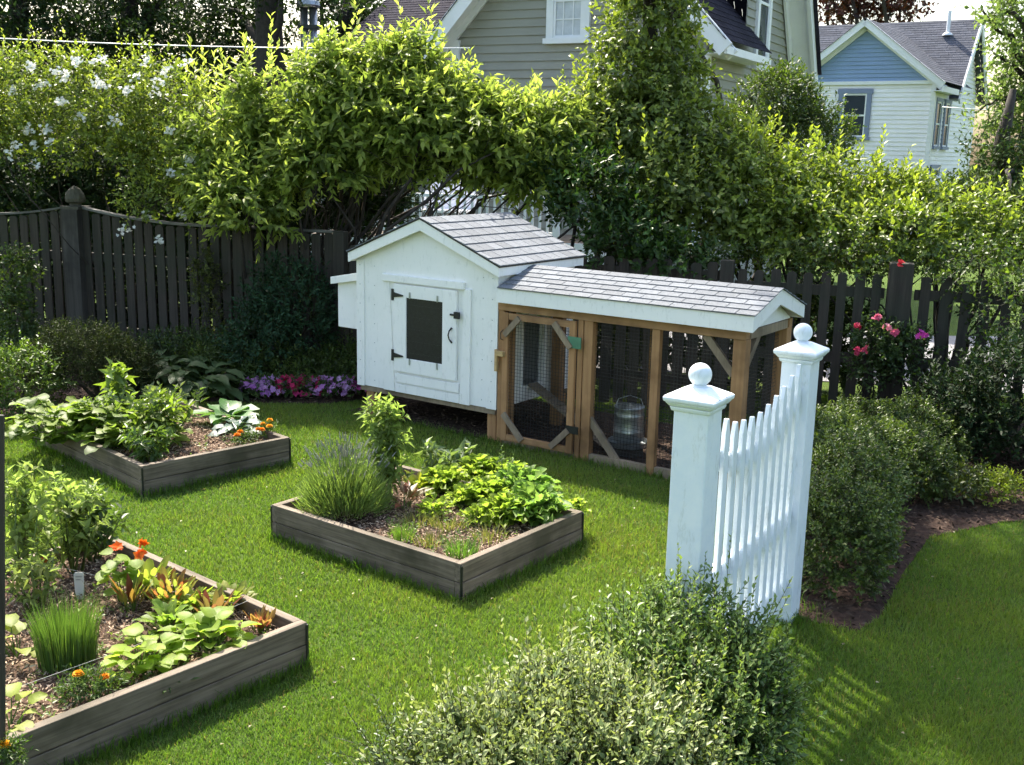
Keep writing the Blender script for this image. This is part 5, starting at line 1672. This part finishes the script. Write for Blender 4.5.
def house_window(parent, o, e, n, s, z0, w_, h, trim=HTRIM, bars=(1, 1), tw=0.13, curtain=False):
    o = np.array(o, float); e = np.array(e, float); n = np.array(n, float)
    up = np.array([0, 0, 1.0])
    def q(a, z, k): return o + e * a + up * z + n * k
    mb = MB()
    def bar(a0, a1, za, zb, k0, k1):
        mb.add([q(a0, za, k0), q(a1, za, k0), q(a1, zb, k0), q(a0, zb, k0), q(a0, za, k1), q(a1, za, k1), q(a1, zb, k1), q(a0, zb, k1)],
               [(0, 3, 2, 1), (4, 5, 6, 7), (0, 1, 5, 4), (1, 2, 6, 5), (2, 3, 7, 6), (3, 0, 4, 7)])
    a0, a1 = s - w_ / 2, s + w_ / 2
    bar(a0 - tw, a0, z0, z0 + h, 0.01, 0.07); bar(a1, a1 + tw, z0, z0 + h, 0.01, 0.07)
    bar(a0 - tw - 0.03, a1 + tw + 0.03, z0 + h, z0 + h + tw, 0.01, 0.08); bar(a0 - tw - 0.04, a1 + tw + 0.04, z0 - 0.09, z0, 0.01, 0.11)
    fr = mb.build('window', trim, parent)
    mb = MB()
    bar(a0, a1, z0 + h / 2 - 0.025, z0 + h / 2 + 0.025, 0.035, 0.055)
    bar(a0, a0 + 0.045, z0, z0 + h, 0.035, 0.054); bar(a1 - 0.045, a1, z0, z0 + h, 0.035, 0.054)
    bar(a0 + 0.045, a1 - 0.045, z0, z0 + 0.05, 0.035, 0.053); bar(a0 + 0.045, a1 - 0.045, z0 + h - 0.05, z0 + h, 0.035, 0.053)
    for i in range(1, bars[0]):
        x = a0 + w_ * i / bars[0]; bar(x - 0.01, x + 0.01, z0 + 0.05, z0 + h - 0.05, 0.032, 0.045)
    for j in range(1, bars[1]):
        z = z0 + h * j / bars[1]; bar(a0 + 0.045, a1 - 0.045, z - 0.01, z + 0.01, 0.032, 0.044)
    mb.build('sash', HTRIM, fr)
    mb = MB(); bar(a0, a1, z0, z0 + h, 0.008, 0.03); mb.build('pane', CURT if curtain else GLASS, fr)
    return fr


def roof_plane(mb, e0, e1, up, L, n, tab, seed):
    shingle_courses(mb, e0, e1, up, L, int(n * 1.5), tab, seed, 0.010)


# grey clapboard house behind the hedge
ha = math.radians(-28)
EA = np.array([math.cos(ha), math.sin(ha), 0]); EB = np.array([-math.sin(ha), math.cos(ha), 0])
K = np.array([3.05, 18.6, 0])
t = thing('grey_house', 'grey clapboard house with white trim and purple shingle roof', 'house', K)
WA = 4.75; EZ = 4.35; DEP = 5.0
O0 = np.zeros(3)
UPV = np.array([0, 0, 1.0])
mb = MB()
lf = lambda z: -WA if z < EZ else -WA + (z - EZ) / 1.05
rf = lambda z: 0.0 if z < EZ else -(z - EZ) / 1.05
clap(mb, O0, EA, -EB, 0.0, EZ + WA / 2 * 1.05 - 0.05, lf, rf, 0.145)
mb.build('front_wall', SIDEG, t)
mb = MB()
clap(mb, O0, EB, EA, 0.0, EZ, lambda z: 0, lambda z: 2.0, 0.145)
mb.build('side_wall', SIDEG, t)
# cross gable wall, taller
S0, S1 = 2.0, 5.15
mb = MB()
clap(mb, O0, EB, EA, 0.0, 9.2, lambda z: S0, lambda z: S1 if z < 4.0 else max(S0 + 0.05, S1 - (z - 4.0) / 1.6), 0.145)
mb.build('gable_wall', SIDEG, t)
mb = MB()
mb.prism([O0 + EA * (-WA) + EB * 0.05, O0 + EA * -0.05 + EB * 0.05, O0 + EA * -0.05 + EB * DEP, O0 - EA * WA + EB * DEP], UPV * 4.2)
mb.build('core_wall', SIDEG, t)
# corner boards
mb = MB()
mb.beam(-EA * WA - EB * 0.05 + UPV * 2.0, -EA * WA - EB * 0.05 + UPV * (EZ - 0.05), 0.18, 0.06, EB)
mb.build('corner_board', HTRIM, t)
mb = MB()
mb.beam(-EB * 0.04 + UPV * 0.0, -EB * 0.04 + UPV * (EZ - 0.4), 0.16, 0.06, EB)
mb.build('corner_board', HTRIM, t)
# rakes of the front gable
OVF = 0.45
sl = 1.05; hl = math.hypot(1, sl)
for s_ in (-1, 1):
    c0 = EA * (-WA / 2) + UPV * (EZ + WA / 2 * sl + 0.12)
    e_ = WA / 2 + 0.45
    b0 = EA * (-WA / 2 + s_ * e_) + UPV * (EZ + WA / 2 * sl + 0.12 - e_ * sl)
    mb = MB()
    mb.beam(b0 - EB * OVF, c0 - EB * OVF, 0.06, 0.26, UPV)
    mb.beam(b0 - EB * 0.06 - UPV * 0.06, c0 - EB * 0.06 - UPV * 0.06, 0.05, 0.20, UPV)
    mb.build('rake_trim', HTRIM, t)
    mb = MB()
    d_ = UPV * 0.0
    mb.prism([b0 - EB * (OVF - 0.03) - UPV * 0.02, c0 - EB * (OVF - 0.03) - UPV * 0.02, c0 - EB * 0.05 - UPV * 0.02, b0 - EB * 0.05 - UPV * 0.02], -UPV * 0.03)
    mb.build('soffit', HTRIM, t)
    rm = MB()
    up = nrm(c0 - b0)
    A_ = b0 - EB * (OVF + 0.05) + UPV * 0.15; B_ = b0 + EB * DEP + UPV * 0.15
    if s_ > 0: B_ = b0 + EB * 2.2 + UPV * 0.15
    Ls = np.linalg.norm(c0 - b0)
    if s_ > 0: roof_plane(rm, A_, B_, up, Ls, 17, 0.3, 5)
    else: roof_plane(rm, B_, A_, up, Ls, 17, 0.3, 6)
    rm.build('roof', SHINGP, t, colr=True)
# eave fascia along the side of the front gable
b0 = EA * 0.45 + UPV * (EZ - 0.45 * sl + 0.12)
mb = MB(); mb.beam(b0 - EB * 0.45, b0 + EB * 2.1, 0.05, 0.12, UPV); mb.prism([b0 - UPV * 0.05 - EB * 0.4, b0 - UPV * 0.05 + EB * 2.1, b0 - EA * 0.42 - UPV * 0.05 + EB * 2.1, b0 - EA * 0.42 - UPV * 0.05 - EB * 0.4], UPV * 0.02)
mb.build('fascia', HTRIM, t)
# cross gable rake on the right
ra = EB * (S1 + 0.2) + UPV * (4.0 - 0.2 * 1.6 + 0.15); rb_ = EB * S0 + UPV * (4.0 + (S1 - S0) * 1.6 + 0.15)
mb = MB()
mb.beam(ra + EA * 0.5, rb_ + EA * 0.5, 0.07, 0.22, UPV)
mb.beam(ra + EA * 0.07 - UPV * 0.1, rb_ + EA * 0.07 - UPV * 0.1, 0.05, 0.32, UPV)
mb.build('rake_trim', HTRIM, t)
mb = MB(); mb.prism([ra + EA * 0.03, ra + EA * 0.53, rb_ + EA * 0.53, rb_ + EA * 0.03], UPV * 0.03); mb.build('soffit', HTRIM, t)
rm = MB(); up = nrm(rb_ - ra); roof_plane(rm, ra + EA * 0.62 + UPV * 0.16, ra - EA * 3.5 + UPV * 0.16, up, np.linalg.norm(rb_ - ra), 26, 0.3, 8); rm.build('roof', SHINGP, t, colr=True)
# left wing with a broad roof
LW = -EA * WA
mb = MB()
clap(mb, LW + EB * 1.2, EA, -EB, 0.0, 3.4, lambda z: -5.2, lambda z: 0.0, 0.145)
mb.build('wing_wall', SIDEG, t)
rm = MB()
a_ = LW + EB * 0.75 - EA * 4.6 + UPV * 3.45; b_ = LW + EB * 0.75 + EA * 0.1 + UPV * 3.45
upw = nrm(EB * 1.0 + UPV * 0.62)
roof_plane(rm, a_, b_, upw, 5.6, 30, 0.3, 9)
rm.build('roof', SHINGP, t, colr=True)
mb = MB(); mb.beam(a_ - UPV * 0.1, b_ - UPV * 0.1, 0.05, 0.18, UPV); mb.build('fascia', HTRIM, t)
house_window(t, O0, EA, -EB, -2.5, 4.28, 0.56, 1.25, HTRIM, (3, 4), 0.13, True)
house_window(t, O0, EB, EA, 2.95, 4.0, 0.62, 2.2, HTRIM, (1, 2), 0.13)

# deck rail and the pale chair on the grey house's deck
c = P(475, 222, 17.2)
t = thing('deck_railing', 'white baluster railing glimpsed above the hen house roof', 'railing', (c[0], c[1], 0), ha * 0.35)
z0, z1 = 1.02, P(530, 196, 17.2)[2]
mb = MB(); mb.box(-1.6, 1.22, -0.04, 0.04, z1 - 0.05, z1); mb.build('top_rail', HTRIM, t)
mb = MB(); mb.box(-1.6, 1.22, -0.03, 0.03, z0 + 0.08, z0 + 0.13); mb.build('bottom_rail', HTRIM, t)
for k in range(24):
    x = -1.58 + k * 0.118
    mb = MB(); mb.box(x - 0.018, x + 0.018, -0.018, 0.018, z0 + 0.131, z1 - 0.051); mb.build('baluster', HTRIM, t)
mb = MB(); mb.box(1.22, 1.32, -0.05, 0.05, 0.0, z1 + 0.08); mb.build('post', HTRIM, t)
c = P(485, 222, 18.4)
t = thing('house_deck', 'raised timber deck behind the railing', 'deck', (c[0], c[1], 0), ha * 0.35)
mb = MB(); mb.box(-2.6, 2.2, -1.2, 0.55, 0.93, 1.0); mb.build('floor', GREYX, t)
mb = MB(); mb.box(-2.6, 2.2, -1.23, -1.2, 0.6, 1.0); mb.build('skirt', HTRIM, t)
for x in (-2.5, -0.2, 2.1):
    mb = MB(); mb.box(x - 0.06, x + 0.06, -1.15, -1.03, 0, 0.93); mb.build('post', GREYX, t)
c = P(450, 215, 17.8)
t = thing('garden_chair', 'white round backed garden chair behind the railing', 'chair', (c[0], c[1], 1.0), 0)
CHW = plain('white_plastic', (0.8, 0.8, 0.85), 0.35, var=0.03)
mb = MB(); mb.prism([(-0.42, 0.0, 0.42)] + [(0.42 * math.cos(a), 0, 0.62 + 0.28 * math.sin(a)) for a in np.linspace(PI, 0, 11)] + [(0.42, 0.0, 0.42)], (0, 0.03, 0)); mb.build('backrest', CHW, t)
mb = MB(); mb.box(-0.4, 0.4, -0.5, -0.002, 0.4, 0.44); mb.build('seat', CHW, t)
for x in (-0.36, 0.36):
    for y in (-0.45, -0.05):
        mb = MB(); mb.box(x - 0.02, x + 0.02, y - 0.02, y + 0.02, 0, 0.399); mb.build('leg', CHW, t)

# blue gabled house
hb_ = math.radians(-33)
EA2 = np.array([math.cos(hb_), math.sin(hb_), 0]); EB2 = np.array([-math.sin(hb_), math.cos(hb_), 0])
K2 = np.array([12.15, 33.3, 0])
t = thing('blue_gable_house', 'white clapboard house with a blue gable far right', 'house', K2)
WB = 4.15; Z2 = 4.55; APX = 6.15
s2 = (APX - Z2) / (WB / 2)
mb = MB(); clap(mb, O0, EA2, -EB2, 0, Z2, lambda z: -WB, lambda z: 0, 0.13); mb.build('front_wall', SIDEW, t)
mb = MB(); clap(mb, -EB2 * 0.03, EA2, -EB2, Z2 + 0.06, APX - 0.05, lambda z: -WB + (z - Z2) / s2, lambda z: -(z - Z2) / s2, 0.12); mb.build('gable', SIDEB, t)
mb = MB(); clap(mb, O0, EB2, EA2, 0, Z2 - 0.25, lambda z: 0, lambda z: 6.0, 0.13); mb.build('side_wall', SIDEW, t)
mb = MB(); clap(mb, EB2 * 2.2, EB2, EA2, Z2 - 0.25, 6.6, lambda z: (z - Z2 + 0.25) / 1.25, lambda z: 3.8 - (z - Z2 + 0.25) / 1.25, 0.13); mb.build('end_gable_wall', SIDEW, t)
mb = MB(); mb.beam(-EA2 * WB - EB2 * 0.06 + UPV * (Z2 + 0.02), -EB2 * 0.06 + UPV * (Z2 + 0.02), 0.06, 0.1, UPV); mb.beam(-EB2 * 0.05, -EB2 * 0.05 + UPV * (Z2 - 0.05), 0.13, 0.05, EB2); mb.beam(EA2 * 0.05, EA2 * 0.05 + UPV * (Z2 - 0.3), 0.05, 0.13, EB2)
mb.build('corner_board', HTRIM, t)
for s_ in (-1, 1):
    e_ = WB / 2 + 0.32
    c0 = EA2 * (-WB / 2) + UPV * (APX + 0.16); b0 = EA2 * (-WB / 2 + s_ * e_) + UPV * (APX + 0.16 - e_ * s2)
    mb = MB(); mb.beam(b0 - EB2 * 0.36, c0 - EB2 * 0.36, 0.06, 0.2, UPV); mb.beam(b0 - EB2 * 0.1 - UPV * 0.1, c0 - EB2 * 0.1 - UPV * 0.1, 0.06, 0.2, UPV)
    mb.prism([b0 - EB2 * 0.33 - UPV * 0.03, c0 - EB2 * 0.33 - UPV * 0.03, c0 - EB2 * 0.13 - UPV * 0.03, b0 - EB2 * 0.13 - UPV * 0.03], -UPV * 0.02)
    mb.build('rake_trim', HTRIM, t)
    rm = MB(); up = nrm(c0 - b0)
    A_ = b0 - EB2 * 0.42 + UPV * 0.11; B_ = b0 + EB2 * 3.6 + UPV * 0.11
    if s_ > 0: roof_plane(rm, A_, B_, up, np.linalg.norm(c0 - b0), 14, 0.35, 11)
    else: roof_plane(rm, B_, A_, up, np.linalg.norm(c0 - b0), 14, 0.35, 12)
    rm.build('roof', SHINGB, t, colr=True)
mb = MB(); b0 = EA2 * 0.32 + UPV * (APX + 0.06 - (WB / 2 + 0.32) * s2); mb.beam(b0 - EB2 * 0.4, b0 + EB2 * 1.7, 0.05, 0.16, UPV)
mb.prism([b0 - EB2 * 0.38 - UPV * 0.06, b0 + EB2 * 1.7 - UPV * 0.06, b0 + EB2 * 1.7 - EA2 * 0.3 - UPV * 0.06, b0 - EB2 * 0.38 - EA2 * 0.3 - UPV * 0.06], UPV * 0.02)
mb.build('fascia', HTRIM, t)
# main roof, ridge parallel to the front
rz = 6.75
m0 = EB2 * 1.9 + UPV * 4.2; m1 = EB2 * 4.1 + UPV * rz
up = nrm(m1 - m0)
rm = MB(); roof_plane(rm, m0 - EA2 * 9.5, m0 + EA2 * 0.35, up, np.linalg.norm(m1 - m0), 22, 0.35, 13)
m2 = EB2 * 6.3 + UPV * 4.2
up2 = nrm(m1 - m2)
roof_plane(rm, m2 + EA2 * 0.35, m2 - EA2 * 9.5, up2, np.linalg.norm(m1 - m2), 22, 0.35, 14)
rm.build('roof', SHINGB, t, colr=True)
mb = MB(); mb.beam(m0 + EA2 * 0.33 - UPV * 0.09, m1 + EA2 * 0.33 - UPV * 0.09, 0.05, 0.2, UPV); mb.beam(m2 + EA2 * 0.33 - UPV * 0.09, m1 + EA2 * 0.33 - UPV * 0.09, 0.05, 0.2, UPV)
mb.prism([m0 + EA2 * 0.3 - UPV * 0.06, m1 + EA2 * 0.3 - UPV * 0.06, m1 + EA2 * 0.02 - UPV * 0.06, m0 + EA2 * 0.02 - UPV * 0.06], -UPV * 0.02)
mb.build('rake_trim', HTRIM, t)
mb = MB(); q = m0 + (m1 - m0) * 0.8 - EA2 * 0.6; mb.lathe([(0.16, 0.0), (0.14, 0.06), (0.06, 0.10), (0.06, 0.75), (0, 0.75)], q, 12); mb.build('vent_pipe', HTRIM, t)
mb = MB(); clap(mb, EB2 * 2.2 - EA2 * 9.2, EA2, -EB2, 0, 4.2, lambda z: 0, lambda z: 9.2 - WB, 0.13); mb.build('main_wall', SIDEW, t)
house_window(t, O0, EA2, -EB2, -2.28, 2.98, 0.72, 1.28, BTRIM, (1, 2), 0.14)
house_window(t, O0, EB2, EA2, 0.6, 2.75, 0.55, 1.3, BTRIM, (1, 2), 0.1)
house_window(t, O0, EB2, EA2, 1.75, 2.75, 0.55, 1.3, BTRIM, (1, 2), 0.1)
house_window(t, O0, EB2, EA2, 0.9, 0.9, 0.9, 1.2, BTRIM, (1, 2), 0.1)
mb = MB(); mb.beam(EA2 * 0.04 + EB2 * 0.15 + UPV * 1.9, EA2 * 0.75 + EB2 * 0.15 + UPV * 1.55, 1.5, 0.06, UPV); mb.build('porch_hood', HTRIM, t)

# metal flue pipe far left
c = P(309, 60, 24)
t = thing('flue_pipe', 'twin banded steel flue pipe rising above the hedge', 'chimney', (c[0], c[1], 0))
zt = P(309, 8, 24)[2]
mb = MB()
for dx in (-0.09, 0.10):
    mb.lathe([(0.085, 0.0), (0.085, zt)], (dx, 0, 0), 14)
mb.build('pipe', STEELP, t, smooth=True)
mb = MB(); mb.lathe([(0.23, zt), (0.25, zt + 0.05), (0.23, zt + 0.14), (0.0, zt + 0.2)], (0, 0, 0), 16); mb.build('cap', STEELP, t)
mb = MB(); mb.box(-0.2, 0.21, -0.1, 0.1, zt - 0.42, zt - 0.34); mb.build('band', DARKM, t)

# overhead wires
def wire(label, a, b, sag, rad=0.012, yy=(14, 14)):
    A = P(a[0], a[1], yy[0]); B = P(b[0], b[1], yy[1])
    mb = MB()
    pts = [A + (B - A) * u + np.array([0, 0, -sag * 4 * u * (1 - u)]) for u in np.linspace(0, 1, 15)]
    mb.tube(pts, rad, 5)
    tag(mb.build('overhead_wire', HTRIM, smooth=True), label, 'wire', 'overhead wires')
wire('pale overhead wire crossing above the white rose', (-260, 20), (470, 48), 0.12, 0.008, (15.5, 15.5))
wire('overhead wire leaving the blue gabled house to the right', (942, 107), (1200, 112), 0.1, 0.015, (32, 30))
wire('lower overhead wire in front of the right hand tree', (960, 144), (1200, 144), 0.1, 0.015, (30, 30))
wire('thin cable slanting down the white wall of the blue gabled house', (838, 136), (940, 178), 0.15, 0.012, (30, 31))


# ------------------------------------------------------------------ trees
def tree(label, c, h, trunk_r, blobs, ca, cb, seed, leaf=0.16, dens=14, mat=None, name='tree', group='background trees', nl=7, tipc=None, sl=0.6):
    t = thing(name, label, 'tree', (c[0], c[1], 0), 0, group)
    f = Fol(seed)
    mb = MB()
    c = np.array([c[0], c[1], 0.0])
    tips = []
    for i, (bc, rad) in enumerate(blobs):
        a, b_, c_ = rad
        area = 4 * PI * (((a * b_) ** 1.6 + (a * c_) ** 1.6 + (b_ * c_) ** 1.6) / 3) ** (1 / 1.6)
        p_, nn = blob(f.r, int(area * dens), bc, rad, seed * 17 + i, 0.35, 0.75, top=-0.9)
        f.sprigs(p_, nn * 0.6 + f.r.normal(size=p_.shape) * 0.5 + np.array([[0, 0, 0.1]]), sl, nl, leaf, leaf * 0.55, ca, cb, 1.0, 0.006, 0.2, tipc)
        tips.append(np.array(bc) - c); tips.append(np.array(bc) - c + f.r.normal(size=3) * np.array(rad) * 0.5)
    mb.tube([(0, 0, -0.1), (0.1 * trunk_r, 0, h * 0.3), (0, 0.1, h * 0.6), (0.1, 0, h * 0.9)], [trunk_r * 1.2, trunk_r, trunk_r * 0.75, trunk_r * 0.3], 10)
    mb.build('trunk', BARK, t, smooth=True)
    lm = MB()
    branchy(lm, (0, 0, h * 0.45), tips, trunk_r * 0.35, seed, 0.08)
    lm.build('limbs', BARK, t, smooth=True)
    f.build('crown', mat or LEAF, t, (c[0], c[1], 0))
    return t


def tb(px, py, rx, ry, yy):
    return pb(px, py, rx, ry, yy)


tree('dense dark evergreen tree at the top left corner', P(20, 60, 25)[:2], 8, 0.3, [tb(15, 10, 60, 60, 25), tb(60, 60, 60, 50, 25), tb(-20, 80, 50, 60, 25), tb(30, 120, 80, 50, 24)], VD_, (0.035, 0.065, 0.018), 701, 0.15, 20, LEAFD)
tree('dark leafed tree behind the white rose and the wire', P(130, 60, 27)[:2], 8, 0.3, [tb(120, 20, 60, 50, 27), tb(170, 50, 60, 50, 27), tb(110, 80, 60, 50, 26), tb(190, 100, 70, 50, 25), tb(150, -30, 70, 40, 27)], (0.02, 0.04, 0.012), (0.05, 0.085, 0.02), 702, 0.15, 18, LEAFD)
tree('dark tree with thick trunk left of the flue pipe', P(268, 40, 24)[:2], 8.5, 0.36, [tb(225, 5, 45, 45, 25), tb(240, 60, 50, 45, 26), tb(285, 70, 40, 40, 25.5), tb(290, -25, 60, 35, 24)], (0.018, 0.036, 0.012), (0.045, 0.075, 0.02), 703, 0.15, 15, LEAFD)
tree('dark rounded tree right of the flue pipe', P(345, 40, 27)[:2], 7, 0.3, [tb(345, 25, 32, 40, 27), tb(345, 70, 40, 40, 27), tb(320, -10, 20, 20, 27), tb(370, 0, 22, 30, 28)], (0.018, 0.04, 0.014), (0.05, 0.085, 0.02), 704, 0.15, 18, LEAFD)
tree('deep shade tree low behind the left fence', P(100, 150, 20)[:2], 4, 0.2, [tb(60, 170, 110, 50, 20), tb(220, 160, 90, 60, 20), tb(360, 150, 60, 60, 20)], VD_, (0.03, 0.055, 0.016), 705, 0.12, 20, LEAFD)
tree('dark copper leaved tree behind the blue gabled house', P(860, 10, 50)[:2], 9, 0.4, [tb(865, 2, 48, 24, 50), tb(830, -5, 30, 25, 51), tb(900, -8, 26, 25, 50), tb(850, -35, 60, 25, 50)], (0.05, 0.012, 0.014), (0.10, 0.03, 0.02), 706, 0.28, 6, LEAF, sl=1.0)
tree('tall sunny loose tree at the right edge', P(1040, 80, 30)[:2], 9, 0.35, [tb(1022, 50, 32, 36, 30), tb(1045, 0, 46, 40, 30), tb(1008, 108, 26, 36, 30), tb(1040, 110, 45, 50, 31), tb(1000, 10, 24, 20, 29)], (0.07, 0.12, 0.03), (0.16, 0.21, 0.06), 707, 0.19, 11, LEAFT, tipc=(0.2, 0.26, 0.08))
tree('shaded lower tree right of the blue gabled house', P(1000, 170, 27)[:2], 4.5, 0.25, [tb(995, 165, 28, 45, 27), tb(1025, 185, 45, 45, 27), tb(1000, 215, 55, 30, 26)], (0.03, 0.06, 0.018), (0.07, 0.11, 0.03), 708, 0.14, 17, LEAFD)
